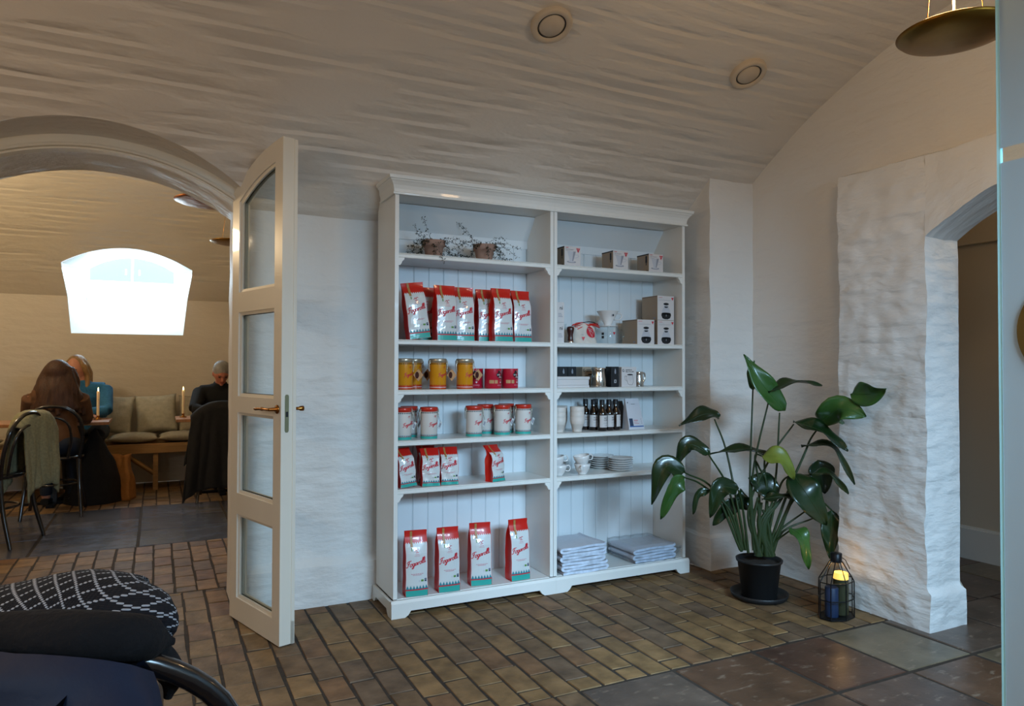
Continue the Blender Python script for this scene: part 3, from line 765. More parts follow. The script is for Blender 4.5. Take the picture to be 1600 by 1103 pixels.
for (x, y, a, l) in ((.217, .090, 0, 'white coffee tin with red lid and hanging tag, second from the left'),
                     (.150, .205, 10, 'white coffee tin with red lid hidden behind the two leftmost white tins'),
                     (.470, .103, 0, 'white coffee tin with red lid standing left in the group of the middle and right'),
                     (.585, .215, 5, 'shaded white coffee tin behind, between the middle and next white tins'),
                     (.643, .125, 0, 'white coffee tin with red lid, second from the right in front'),
                     (.715, .225, 0, 'white coffee tin with red lid hidden behind the two rightmost white tins'),
                     (.768, .122, 0, 'rightmost white coffee tin with red lid and small tag')):
    dup(wt, (x, y, .8475), math.radians(a), l, WG)
YG = 'yellow coffee tins with pale lids'
yt = tin_proto('coffee_tin', 'yellow coffee tin at the left end of its shelf with a square kraft tag', .0425, .155, m_yel, m_redt, m_redt, m_silver, m_blk, m_cream, card=True)
yt['group'] = YG; put(yt, .090, .105, 1.0965)
for (x, y, l) in ((.267, .098, 'middle yellow coffee tin with pale lid and a turned kraft tag'), (.178, .215, 'shaded yellow coffee tin standing behind the two left yellow tins'),
                  (.413, .094, 'rightmost yellow coffee tin, beside the crimson cans')):
    dup(yt, (x, y, 1.0965), 0, l, YG)
CG = 'crimson drink cans beside the yellow tins'
def can_proto():
    t = thing('drink_can', 'crimson can with black splash emblem, middle of the three cans', 'can', (.585, .118, 1.0965), .25, CG); r_ = .045; h_ = .104
    mb = MB(); mb.lathe([(r_-.002, 0), (r_, .002), (r_, h_-.003)], m_pinkc, n=36)
    Q = lambda x, z: Vector(((r_+.0004)*math.sin(x/r_), -(r_+.0004)*math.cos(x/r_), z)); Q2 = lambda x, z: Vector(((r_+.0008)*math.sin(x/r_), -(r_+.0008)*math.cos(x/r_), z)); Q3 = lambda x, z: Vector(((r_+.0012)*math.sin(x/r_), -(r_+.0012)*math.cos(x/r_), z))
    mb.disc(Q, .012, .066, .017, .017, m_blk); mb.disc(Q, .006, .084, .009, .010, m_blk, 12); mb.disc(Q, .026, .060, .010, .013, m_blk, 12); mb.disc(Q, -.002, .070, .010, .012, m_blk, 12)
    mb.stroke(Q2, [(.012, .094), (.016, .086), (.024, .080)], .0016, m_lab)
    mb.text(Q2, 'one', .014, -.008, .068, m_lab, .01); mb.text(Q2, 'chai', .014, .004, .056, m_lab, .01)
    mb.stroke(Q2, [(.014, .049), (.018, .045), (.015, .040)], .0014, m_lab)
    mb.poly(Q2, [(.016, .026), (.011, .033), (.0125, .036), (.016, .034), (.0195, .036), (.021, .033)], m_lab)
    mb.quad(Q, -.050, -.024, .026, .044, m_kraft, 3); mb.quad(Q, -.020, -.004, .026, .044, m_kraft, 3)
    for k in range(5): mb.quad(Q2, -.004+.008*k, .002+.008*k, .014, .019, m_pinkp)
    mb.quad(Q2, .002, .030, .008, .0095, m_pinkp)
    mb.build('body', t)
    l = MB(); l.lathe([(r_, h_-.003), (r_+.001, h_-.002), (r_, h_), (r_-.003, h_-.001), (.001, h_-.002)], m_redp, n=36); l.build('lid', t); return t
cp = can_proto(); dup(cp, (.688, .125, 1.0965), .2, 'rightmost crimson can with black splash emblem', CG); dup(cp, (.515, .195, 1.0965), -.6, 'crimson can half hidden behind the yellow tin tag', CG)
# ------------------------------------------------------------------ pot plants on the top shelf
m_terra = noisy(M('terracotta', '#a08070', .85), 12, .12, .3, .002); m_soil = noisy(M('potting_soil', '#2a211a', .95), 60, .3, .6, .004)
m_vine = M('dark_vine_leaf', '#1c2414', .5)
def trailing(x, y, seed, label, sprawl):
    t = thing('trailing_pot_plant', label, 'potted plant', (x, y, ZSH[4]+.0005), 0, 'trailing plants in clay pots'); r = random.Random(seed)
    p = MB(); p.lathe([(.040, 0), (.052, .062), (.059, .063), (.062, .092), (.056, .093), (.053, .075)], m_terra, n=28, cap=False); p.lathe([(.001, 0), (.040, 0)], m_terra, n=28, cap=False); p.build('pot', t)
    s = MB(); s.lathe([(.001, .083), (.053, .080)], m_soil, n=20, cap=False); s.build('soil', t)
    f = MB(); st = MB()
    for k in range(26):
        a = r.uniform(0, 2*PI); L_ = r.uniform(.05, .17)*sprawl
        if k % 3 == 0: a = r.choice((PI, 0))+r.uniform(-.8, .8)
        dx, dy = math.cos(a), math.sin(a)*.55; up = r.uniform(.1, .8)
        pts = []
        for q in range(9):
            s_ = q/8; pts.append(Vector((dx*(.03+L_*s_), dy*(.03+L_*s_), .085+L_*up*s_*1.0-(.10*s_*s_ if up < .75 else .01)+r.uniform(-.006, .006))))
        if k % 7 == 0:
            for q in range(1, 9): pts[q].y = min(pts[q].y, -.03)-.012*q*.9; pts[q].z = .09-.017*q*(1 if q > 3 else .3)
        for q in pts:
            if abs(q.x) < .055+0 and q.z < .06 and abs(q.y) < .055: q.y = -.062
            q.z = max(q.z, .008) if q.y > -.13 else q.z
            q.y = min(q.y, .14)
        st.tube(pts, .0005, m_vine, 4)
        for q in range(1, 9):
            for rep in range(5):
                c = pts[q]+Vector((r.uniform(-.008, .008), r.uniform(-.008, .008), r.uniform(-.006, .006)))
                d1 = Vector((r.uniform(-1, 1), r.uniform(-1, 1), r.uniform(-1, 1))).normalized(); d2 = d1.orthogonal().normalized(); s1 = r.uniform(.003, .0068)
                f.add([c, c+d1*s1+d2*s1*.6, c+d1*s1*2.2, c+d1*s1-d2*s1*.6], [(0, 1, 2, 3)], m_vine)
    f.build('foliage', t)['kind'] = 'stuff'; st.build('stems', t)['kind'] = 'stuff'; return t
trailing(.262, .155, 4, 'terracotta pot with bushy trailing plant, left of the two on the top shelf', 1.0)
trailing(.549, .155, 8, 'terracotta pot with wispy spreading plant, right of the two on the top shelf', 1.12)
# ------------------------------------------------------------------ right-hand bay goods
def fr(x0, y, z0): return lambda x, z: Vector((x0+x, y, z0+z))     # plane facing the room
def sd(xs, y0, z0): return lambda a, z: Vector((xs, y0-a, z0+z))     # plane facing left; a measured from the back
def drip_box():
    W, D_, H = .105, .115, .112
    t = thing('dripper_box', 'dripper carton with red triangle at the left end of the top right shelf', 'box', (1.052, .135, 1.7685), 0, 'dripper cartons on the top right shelf')
    m = MB(); m.box(-W/2, W/2, -D_/2, D_/2, 0, H, m_beige); m.build('carton', t, .001)
    f = MB(); P = fr(-W/2, -D_/2-.0006, 0); P2 = fr(-W/2, -D_/2-.0011, 0); P3 = fr(-W/2, -D_/2-.0016, 0)
    f.quad(P, .001, W-.001, .001, H-.001, m_card)
    f.poly(P2, [(.018, .085), (.074, .085), (.056, .030), (.036, .030)], m_lgrey); f.poly(P3, [(.058, .085), (.074, .085), (.056, .030), (.050, .030)], m_grey)
    f.disc(P2, .046, .026, .030, .006, m_grey); f.disc(P3, .046, .028, .020, .004, m_lgrey)
    f.stroke(P2, [(.070, .066), (.088, .068), (.092, .060), (.082, .052), (.064, .048)], .0035, m_lgrey)
    f.poly(P3, [(.076, .104), (.102, .104), (.089, .078)], m_redp); f.text(fr(-W/2, -D_/2-.0020, 0), 'V60', .008, .081, .094, m_card, .01)
    f.text(P3, 'V60 Dripper', .0105, .008, .092, m_grey, .01, sq=.95); f.quad(P3, .008, .026, .104, .107, m_redp); f.quad(P3, .008, .040, .086, .0875, m_grey)
    for k in range(3): f.quad(P3, .006+.034*k, .026+.034*k, .007, .009, m_lgrey)
    f.build('front_print', t)
    g = MB(); S_ = lambda a, z: Vector((-W/2-.0006, -D_/2+a, z))
    g.quad(S_, 0, D_, H-.007, H, m_blk); g.quad(S_, .015, .032, .060, .100, m_blk); g.quad(S_, .02, .028, .045, .060, m_blk); g.quad(S_, .01, .025, .004, .014, m_blk)
    for k in range(8): g.quad(S_, .045, .1-.004*(k % 3), .022+.009*k, .0232+.009*k, m_grey)
    g.build('side_print', t); return t
db = drip_box()
dup(db, (1.379, .14, 1.7685), 0, 'dripper carton with red triangle, middle one on the top right shelf'); dup(db, (1.632, .14, 1.7685), 0, 'dripper carton with red triangle, rightmost on the top right shelf')
def carafe_box():
    W, D_, H = .124, .150, .146
    t = thing('carafe_box', 'glass carafe carton at the left of the lower pair', 'box', (1.556, .155, 1.3435), 0, 'carafe cartons with a picture of a coffee carafe')
    m = MB(); m.box(-W/2, W/2, -D_/2, D_/2, 0, H, m_beige); m.build('carton', t, .001)
    P = fr(-W/2, -D_/2-.0006, 0); P2 = fr(-W/2, -D_/2-.0011, 0); P3 = fr(-W/2, -D_/2-.0016, 0); f = MB()
    f.quad(P, .001, W-.001, .001, H-.001, m_card)
    cx = W/2+.002
    f.poly(P2, [(cx-.013, .090), (cx+.013, .090), (cx+.030, .055), (cx+.036, .030), (cx+.028, .012), (cx, .006), (cx-.028, .012), (cx-.036, .030), (cx-.030, .055)], m_lgrey)
    f.poly(P3, [(cx-.034, .040), (cx+.034, .040), (cx+.036, .028), (cx+.028, .012), (cx+.012, .006), (cx-.012, .006), (cx-.028, .012), (cx-.036, .028)], m_blk); f.disc(P3, cx, .040, .034, .006, m_blk)
    f.disc(P2, cx, .096, .022, .008, m_lgrey); f.disc(P3, cx, .097, .020, .007, m_blk); f.poly(P3, [(cx-.015, .082), (cx+.015, .082), (cx+.009, .074), (cx-.009, .074)], m_blk)
    f.poly(P3, [(W-.022, H-.010), (W-.004, H-.010), (W-.013, H-.028)], m_redp)
    f.quad(P3, .010, .036, H-.012, H-.010, m_redp); f.quad(P3, .010, .050, H-.020, H-.0185, m_lgrey); f.quad(P3, .010, W-.026, H-.028, H-.0265, m_grey)
    f.quad(fr(-W/2, -D_/2-.002, 0), cx-.002, cx+.002, .022, .034, m_grey)
    f.build('front_print', t)
    g = MB(); S_ = lambda a, z: Vector((-W/2-.0006, -D_/2+a, z))
    g.quad(S_, .004, D_-.004, H-.006, H-.004, m_blk); g.quad(S_, .018, .040, .008, .018, m_grey)
    for k in range(5): g.quad(S_, .02, .05-.006*(k % 2), .040+.012*k, .0412+.012*k, m_grey)
    g.build('side_print', t); return t
cb = carafe_box(); dup(cb, (1.705, .158, 1.3435), 0, 'glass carafe carton at the right of the lower pair, under the third one')
dup(cb, (1.705, .158, 1.490), 0, 'glass carafe carton stacked on top of the right-hand one')
for z, l in ((1.3435, 'narrow white carton against the divider, lower of two'), (1.4545, 'narrow white carton against the divider, upper of two')):
    t = thing('white_carton', l, 'box', (.962, .115, z)); m = MB(); m.box(-.032, .024, -.06, .06, 0, .1105, m_card); m.build('carton', t, .001)
    f = MB(); P = fr(-.032, -.0607, 0); f.text(P, 'ni', .030, .026, .070, m_blk, .012)
    for k in range(3): f.quad(P, .018, .046-.004*k, .030+.014*k*.6, .033+.014*k*.6, m_grey)
    f.build('front_print', t)
# paper filter pack
t = thing('filter_pack', 'clear pack of coffee filters with a red round label and twisted red top', 'filter pack', (1.152, .115, 1.3435))
m = MB(); m_pap = noisy(M('white_filter_paper', '#c9c2b8', .7), 20, .06, .2)
def fp(u, v):
    x = -.085+.165*u; b = math.sin(PI*u)**.5; z = .115*v*(.80+.2*math.sin(PI*min(1, u*1.1))); return Vector((x+.01*v*(1-2*u), -.045*b*(1-.55*v)-.003*math.sin(14*u+9*v), z))
m.surf(fp, 20, 12, m_pap); m.surf(lambda u, v: Vector((fp(1-u, v).x, -fp(1-u, v).y, fp(1-u, v).z)), 20, 12, m_pap); m.build('paper_bundle', t)
f = MB(); Pf = lambda o: (lambda x, z: fp((x+.085)/.165, z/.115)+Vector((0, -o, 0)))
for rr_, mm, oo in ((.034, m_redp, .0015),):
    for a in range(24):
        f.add([Pf(oo+.002)(.030, .068)]+[Pf(oo+.002)(.030+rr_*math.cos(2*PI*(a+q)/24), .068+rr_*math.sin(2*PI*(a+q)/24)) for q in (0, 1)], [(0, 1, 2)], mm)
Pq = Pf(.005)
f.stroke(Pq, [(.004, .088), (.056, .088), (.030, .040), (.004, .088)], .0018, m_card); f.text(Pq, 'V60', .020, .012, .068, m_card, .012)
f.poly(Pf(.004), [(-.040, .036), (-.020, .036), (-.030, .014)], m_redp); f.text(Pf(.004), 'V60', .009, -.042, .046, m_grey, .01)
f.build('round_label', t)
c = MB()
for k in range(6): c.tube([Vector((-.085+.006*k+.03*q, -.012+.006*math.sin(k*2+q*1.8), .098+.010*math.sin(q*1.1+k)+.012*min(1, q/2)-.002*k)) for q in range(6)], .008, m_red, 6, flat=.35)
c.build('twisted_top', t)
c = MB(); c.tube([(-.02, -.02, .117), (.02, -.016, .123), (.05, -.02, .120), (.080, -.018, .108)], .005, m_blk, 6, flat=.5); c.build('black_fold', t)
# glass coffee server with a white dripper on top
t = thing('coffee_server', 'glass coffee server with handle, standing under the white dripper', 'coffee server', (1.325, .135, 1.3435))
m = MB(); m.lathe([(.001, .001), (.056, .001), (.064, .008), (.066, .030), (.064, .080), (.055, .094), (.056, .100)], m_clear, n=32, cap=False)
m.build('glass_body', t)
m = MB(); m.tube(bez([(.060, -.02, .082), (.090, -.02, .080), (.098, -.02, .050), (.088, -.02, .022), (.064, -.02, .014)], 5), .005, m_clear, 8); m.build('handle', t)
m = MB(); P = lambda x, z: Vector((.0665*math.sin(x/.066), -.0668*math.cos(x/.066), z)); m.poly(P, [(-.010, .066), (.010, .066), (0, .050)], m_redp); m.quad(P, -.002, .006, .072, .084, m_card)
for k in range(4): m.quad(P, -.004, .006, .012+.010*k, .015+.010*k, m_card)
m.quad(P, -.075, -.06, .05, .064, m_blk); m.quad(P, -.075, -.06, .03, .045, m_blk); m.build('printed_scale', t)
t = thing('coffee_dripper', 'white ceramic cone dripper resting on the glass server', 'coffee dripper', (1.325, .135, 1.444))
m = MB(); m.lathe([(.012, 0), (.056, 0), (.057, .004), (.022, .006), (.020, .012), (.062, .088), (.064, .090), (.060, .090), (.016, .014)], m_porc, n=36, cap=False); m.build('cone', t)
m = MB(); m.tube(bez([(.050, -.01, .076), (.082, -.01, .078), (.090, -.01, .058), (.070, -.01, .040), (.040, -.01, .040)], 5), .004, m_porc, 8); m.build('handle', t)
m = MB(); P = lambda x, z: Vector(((.048+z*.0)*math.sin(x/.05), -(.0528)*math.cos(x/.05), z+.064)); m.quad(P, -.006, .000, -.006, .006, m_grey, 2); m.quad(P, .001, .009, -.006, .006, m_blk, 2); m.build('badge', t)
t = thing('glass_jar', 'clear glass jar half hidden behind the dark wooden tamper', 'glass jar', (1.045, .185, 1.3435)); m = MB(); m.lathe([(.001, .001), (.030, .001), (.036, .02), (.034, .085), (.026, .10), (.030, .112)], m_clear, n=28, cap=False); m.build('glass_body', t)
t = thing('wooden_tamper', 'dark brown wooden tamper with steel foot, left of the filter pack', 'tamper', (1.046, .088, 1.3435)); m_dw = noisy(M('dark_reddish_wood', '#3b1712', .35, coat=.3), 14, .15, .1)
m = MB(); m.lathe([(.017, .010), (.015, .020), (.014, .045), (.019, .066), (.021, .080), (.018, .090), (.001, .093)], m_dw, n=24); m.build('handle', t); m = MB(); m.lathe([(.020, 0), (.021, .002), (.021, .009), (.017, .011)], m_steel, n=24); m.build('steel_foot', t)
# shelf with pitchers and cartons
ZP = 1.0965
for z0, z1, x1, l in ((0, .0125, 1.147, 'thin flat white box at the bottom of the stack by the divider'), (.0130, .0445, 1.143, 'thick flat white box in the middle of the stack by the divider'), (.045, .060, 1.150, 'lid-like thin white box on top of the stack by the divider')):
    m = MB(); m.box(-.10, x1-1.04, -.075, .08, 0, z1-z0, m_card); o = m.build('flat_box', bevel=.0015, loc=(1.04, .125, ZP+z0)); tag(o, l, 'box')
def blackbox(x, y, z, W, H, label, D_=.045, lab=True):
    t = thing('black_carton', label, 'box', (x, y, z)); m = MB(); m.box(-W/2, W/2, -D_/2, D_/2, 0, H, m_bcard); m.build('carton', t, .0008)
    P = fr(-W/2, -D_/2-.0006, 0); f = MB(); f.poly(P, [(W*.40, H*.74), (W*.5, H*.92), (W*.60, H*.82), (W*.62, H*.66), (W*.46, H*.64)], m_grey)
    if lab: f.quad(P, W*.38, W*.66, H*.20, H*.36, m_lgrey); f.quad(fr(-W/2, -D_/2-.001, 0), W*.45, W*.58, H*.23, H*.33, m_bcard)
    f.build('front_print', t); return t
blackbox(1.090, .262, ZP, .056, .115, 'black carton behind the flat white boxes, left of two'); blackbox(1.149, .262, ZP, .056, .115, 'black carton behind the flat white boxes, right of two')
blackbox(1.322, .085, ZP, .050, .116, 'tall black carton between the large pitcher and white jug carton', .06)
def jugbox(x, y, cat_lab, mcol):
    W, H, D_ = .103, .114, .07
    t = thing('jug_carton', cat_lab, 'box', (x, y, ZP)); m = MB(); m.box(-W/2, W/2, -D_/2, D_/2, 0, H, mcol); m.build('carton', t, .001)
    P = fr(-W/2, -D_/2-.0006, 0); f = MB()
    f.text(P, 'BARISTA', .0095, .028, .094, m_blk, .02, sq=1.2); f.text(P, 'MILK PITCHER', .0085, .028, .084, m_blk, .02, sq=1.05)
    f.stroke(P, [(.012+.006*math.cos(a*.9), .094+.007*math.sin(a*.9)) for a in range(1, 8)], .003, m_blk)
    f.stroke(P, [(.036, .064), (.034, .050), (.042, .020), (.052, .012), (.074, .012), (.082, .030), (.078, .056), (.076, .070), (.038, .070)], .0014, m_blk)
    f.stroke(P, [(.035, .060), (.022, .062), (.024, .042), (.038, .032)], .0014, m_blk); f.disc(P, .058, .070, .020, .004, m_blk)
    for a, b in ((.048, .040), (.058, .030), (.068, .042)): f.stroke(P, [(a, .066), (a+.002, b)], .0014, m_grey)
    f.build('front_print', t); return t
jugbox(1.415, .085, 'white carton with a black drawing of a milk jug', m_card); jugbox(1.262, .262, 'greige jug carton mostly hidden behind the large steel pitcher', m_beige)
def pitcher(x, y, r_, h_, label, rz):
    t = thing('milk_pitcher', label, 'milk pitcher', (x, y, ZP), rz); m = MB()
    m.lathe([(.001, 0), (r_, 0), (r_*1.02, .004), (r_*.98, h_*.4), (r_*.86, h_*.75), (r_*.86, h_*.9), (r_*.93, h_), (r_*.91, h_), (r_*.84, h_*.9), (r_*.9, .006), (.001, .005)], m_steel, n=40, cap=False)
    for i in range(len(m.v)):
        p = m.v[i]
        if p.z > h_*.85 and p.x < -r_*.6 and abs(p.y) < r_*.4: m.v[i] = p+Vector((-.010*(p.z/h_-.85)/.15, 0, .003))
    m.build('jug', t)
    m = MB(); m.tube(bez([(r_*.86, 0, h_*.86), (r_*1.45, 0, h_*.88), (r_*1.55, 0, h_*.55), (r_*1.05, 0, h_*.22)], 5), .0035, m_steel, 8, flat=1.6); m.build('handle', t)
pitcher(1.245, .105, .046, .109, 'larger polished steel milk pitcher, in the middle of its shelf', .1); pitcher(1.532, .120, .030, .086, 'smaller polished steel milk pitcher at the right end', 0)
# cups, bottles, coffee bag
ZB = .8475
m_pc = noisy(M('off_white_ribbed_cup', '#d3c9c0', .5), 10, .03, .1)
def tumbler():
    m = MB(); pr = [(.001, 0), (.024, 0), (.026, .002)]
    for k in range(5): pr += [(.027+.0024*k, .010+.008*k), (.0275+.0024*k, .017+.008*k)]
    pr += [(.040, .056), (.0405, .083), (.039, .084), (.037, .06), (.024, .004), (.001, .003)]
    m.lathe(pr, m_pc, n=32, cap=False); o = m.build('tumbler'); return o
tp = tumbler(); first = True
for (x, y, wh) in ((.983, .110, 'left front'), (1.100, .105, 'right front'), (1.052, .210, 'rear')):
    for k, pos in enumerate(('bottom', 'middle', 'top')):
        o = tp if first else tp.copy()
        if not first: COL.objects.link(o)
        first = False; o.location = (x, y, ZB+k*.0285); tag(o, '%s off-white ribbed tumbler of the %s stack' % (pos, wh), 'cup', 'stacked ribbed tumblers')
m_bot = M('dark_brown_glass', '#150b08', .12, coat=.6); m_blab = M('bottle_label', '#c9c3c0', .5)
def bottle():
    t = thing('bottle', '', 'bottle', (0, 0, 0), 0, 'dark bottles with white labels'); m = MB()
    m.lathe([(.001, 0), (.026, 0), (.0285, .004), (.0285, .095), (.026, .108), (.014, .128), (.0125, .150)], m_bot, n=32, cap=False); m.build('glass', t)
    m = MB(); m.lathe([(.0145, .146), (.0148, .174), (.013, .176), (.001, .176)], m_blk, n=24); m.build('cap', t)
    P = lambda x, z: Vector((.0289*math.sin(x/.029), -.0289*math.cos(x/.029), z)); P2 = lambda x, z: Vector((.0293*math.sin(x/.029), -.0293*math.cos(x/.029), z)); f = MB()
    f.quad(P, -.040, .040, .020, .088, m_blab, 20, 1); m_br = M('brown_print', '#4b2b22', .5)
    f.text(P2, 'NO ICE', .009, -.014, .070, m_br, .03); f.text(P2, 'COFFEE', .009, -.016, .058, m_br, .03); f.text(P2, 'COLD BREW', .006, -.018, .042, m_grey, .01); f.quad(P2, -.012, .012, .030, .0315, m_grey, 3)
    f.build('label', t); return t
bp_ = bottle(); spots = [(1.218, .205, -.1, 'far left dark bottle, set back behind the tumblers'), (1.237, .150, 0, 'dark bottle second from left, label partly hidden'), (1.262, .098, .35, 'front dark bottle facing forward beside the tumblers'),
    (1.318, .112, .55, 'dark bottle just right of the front bottle'), (1.278, .190, 0, 'dark bottle at the back in the middle of the group'), (1.368, .118, 1.0, 'rightmost dark bottle with its back label showing')]
for i, (x, y, a, l) in enumerate(spots):
    o = bp_ if i == 0 else dup(bp_, (0, 0, 0)); o.location = (x, y, ZB); o.rotation_euler = (0, 0, a); o['label'] = l
def pouch(x, y, col, label, W, H, pr=True, lean=0):
    t = thing('coffee_pouch', label, 'coffee pouch', (x, y, ZB)); mc = M('pouch_'+label[:5].strip(), col, .5); m = MB()
    def P(o=0):
        def f(a, z):
            u = z/H; dep = .034*(1-max(0, u-.1)/.9)+.003; return Vector((a*(1-.14*u)-.006*u, -dep-.004*math.cos(a/W*PI)-o+.010*u, z))
        return f
    p0 = P(); m.surf(lambda u, v: p0(-W/2+W*u, H*v), 8, 12, mc); m.surf(lambda u, v: Vector((p0(W/2-W*u, H*v).x, .03*(1-v)+.014*v, H*v)), 8, 12, mc)
    for s_ in (-1, 1): m.surf(lambda u, v: Vector((p0(s_*W/2, H*v).x, p0(s_*W/2, H*v).y*(1-u)+u*(.03*(1-v)+.014*v), H*v)), 2, 12, mc)
    m.build('body', t)
    if pr:
        f = MB(); q = P(.001); q2 = P(.0016); w2 = W/2
        f.disc(q, -w2*.75, H*.87, .0035, .004, m_blk, 10); f.quad(q, -w2*.3, w2*.25, H*.815, H*.825, m_blk, 4); f.quad(q, -w2*.5, w2*.8, H*.822, H*.826, m_grey, 6)
        f.quad(q, -w2*.86, -w2*.42, H*.12, H*.36, m_navy, 2, 4); pass
        bl_ = M('blue_print', '#345f9a', .5); f.quad(q2, -w2*.9, w2*.9, H*.085, H*.12, bl_, 6); f.quad(q, -w2*.28, w2*.25, H*.29, H*.305, m_redp, 3); f.quad(q, -w2*.28, w2*.15, H*.24, H*.25, m_redp, 3); f.quad(q, -w2*.28, w2*.35, H*.19, H*.20, m_redp, 3)
        for k in range(3): f.disc(q, w2*.72, H*(.20+.065*k), .003, .003, m_grey, 8)
        f.build('front_print', t)
pouch(1.490, .115, '#c3c4ca', 'white coffee pouch with blue print at its foot, right of the bottles', .110, .178)
pouch(1.452, .215, '#4a4644', 'grey-brown coffee pouch hidden behind the white pouch', .100, .160, False)
# cups with handles and saucers
ZC = .6125
def cup():
    t = thing('coffee_cup', '', 'cup', (0, 0, 0), 0, 'stacked white coffee cups'); m = MB()
    m.lathe([(.001, .003), (.021, 0), (.024, .002), (.024, .006), (.036, .022), (.044, .045), (.046, .060), (.0435, .060), (.041, .045), (.032, .024), (.018, .010), (.001, .009)], m_porc, n=36, cap=False); m.build('bowl', t)
    m = MB(); m.tube(bez([(.043, 0, .050), (.058, 0, .054), (.068, 0, .040), (.060, 0, .024), (.040, 0, .026)], 5), .0042, m_porc, 8, flat=.8); m.build('handle', t); return t
c0 = cup(); c0['label'] = 'lower coffee cup of the left stack beside the divider'; c0.location = (.972, .090, ZC); c0.rotation_euler = (0, 0, -.2)
o = dup(c0, (.966, .092, ZC+.040), 0, 'upper tilted coffee cup of the left stack beside the divider'); o.rotation_euler = (0, -.17, -.2); o.location.z += .006
dup(c0, (1.118, .078, ZC), -2.2, 'lower coffee cup of the stack nearest the saucers')
o = dup(c0, (1.122, .080, ZC+.040), 0, 'upper tilted coffee cup of the stack nearest the saucers'); o.rotation_euler = (0, -.17, -.1); o.location.z += .006
def saucer():
    m = MB(); m.lathe([(.001, .002), (.040, 0), (.043, .001), (.072, .012), (.0735, .0145), (.070, .014), (.042, .005), (.001, .004)], m_porc, n=40, cap=False); return m.build('saucer')
s0 = saucer(); first = True; ordn = ('bottom', 'second from the bottom', 'third from the bottom', 'third from the top', 'second from the top', 'top')
for (x, y, n, wh) in ((1.393, .105, 6, 'front'), (1.352, .240, 6, 'rear')):
    for k in range(n):
        o = s0 if first else s0.copy()
        if not first: COL.objects.link(o)
        first = False; o.location = (x+R.uniform(-.001, .001), y, ZC+k*.0125); tag(o, '%s white saucer of the %s stack' % (ordn[k] if k < 6 else 'top', wh), 'saucer', 'stacked white saucers')
# folded throws
m_thr = M('grey_blue_throw', '#b4b6c0', .9, sheen=.3)
noisy(m_thr, 5, .12, .5, .003, 60, (4, 40, 40), 'obj'); m_throw_edge = noisy(M('throw_folded_edge', '#c3cede', .9), 30, .2, .5, .003)
def ribbon(mb, path, th, y0, y1, m, me):
    pts = bez(path, 6); n = len(pts); lo, hi = [], []
    for i in range(n):
        d = (pts[min(i+1, n-1)]-pts[max(i-1, 0)]); d = Vector((d.x, 0, d.z)).normalized(); nn = Vector((-d.z, 0, d.x))*th/2
        lo.append(pts[i]-nn); hi.append(pts[i]+nn)
    def at_(p, y, k): return Vector((p.x, y+.004*math.sin(k*.35), p.z))
    loop = lo+hi[::-1]; N_ = len(loop)
    ny = 10; rings = []
    for j in range(ny+1):
        y = y0+(y1-y0)*j/ny
        rings.append([Vector((p.x+.003*math.sin(y*22+p.z*20), y+(.002*math.sin(k*.25) if j == 0 else 0), p.z+.001*math.sin(y*18+p.x*9)+(.004*(1-j/ny)*math.sin(p.x*7+1)*min(1,p.z/.03)))) for k, p in enumerate(loop)])
    mb.loft(rings, m, cap=False)
    for i in range(n-1): mb.add([rings[0][i], rings[0][i+1], rings[0][N_-2-i], rings[0][N_-1-i]], [(0, 1, 2, 3)], me)
def throw(x, y0, z, W, layers, label, dy=.25, seed=0, wrap=None):
    r = random.Random(seed); path = []; th = .0125; zz = th/2; xl, xr = -W/2, W/2; pitch = .0162
    for k in range(layers):
        a, b = (xl, xr) if k % 2 == 0 else (xr, xl)
        s_ = 1 if b > a else -1; ins = r.uniform(.002, .016)
        for q in range(6): path.append((a+s_*.014+(b-a-s_*(.028+ins))*q/5, 0, zz+.0012*math.sin(q*1.7+k)))
        path.append((b-s_*ins*.6, 0, zz+pitch/2)); zz += pitch
    m = MB(); ribbon(m, path, th, 0, dy, m_thr, m_throw_edge); o = m.build('folded_throw', loc=(x, y0, z), rot=(0, 0, r.uniform(-.03, .03))); tag(o, label, 'throw', 'folded throws on the bottom right shelf'); return zz-pitch/2+.001
z = .0840
h1 = throw(1.098, .018, z, .300, 3, 'thick folded grey-blue throw at the bottom of the left pile', .27, 1)
h2 = throw(1.088, .022, z+h1+.001, .290, 3, 'folded grey-blue throw in the middle of the left pile', .26, 2)
throw(1.090, .020, z+h1+h2+.002, .296, 3, 'folded grey-blue throw on top of the left pile', .27, 3)
hh = throw(1.585, .035, z+.002, .300, 5, 'folded grey-blue throw wrapped in clear plastic, right of the pile', .25, 4)
m = MB()
def plast(u, v):
    a = 2*PI*v; x = -.168+.336*u; e = 1 if .06 < u < .94 else .55
    cy_, cz_ = math.cos(a), math.sin(a); k = max(abs(cy_), abs(cz_)); y = cy_/k*.142*e; zz = cz_/k*(hh/2+.006)*e
    return Vector((x, .142+y+.003*math.sin(30*u+5*v), hh/2+.008+zz+.002*math.sin(25*u+20*v)))
m.surf(plast, 30, 40, m_plastic)
rp = random.Random(5)
for k in range(7):
    a = rp.uniform(-1, 1); m.tube([(.160, .03+.02*a, .045+.02*a), (.185, .015, .05+.012*a), (.215, .005+.01*a, .046+.03*a)], [.004, .003, .007], m_plastic, 5, flat=.3)
for i, p in enumerate(m.v): m.v[i] = p+noise.noise_vector(p*30)*.002
for p in m.v: p.z = max(p.z, .0005)
tag(m.build('plastic_bag', loc=(1.585, .030, .0838)), 'clear plastic bag with a gathered end, wrapped round the right-hand throw', 'plastic bag')
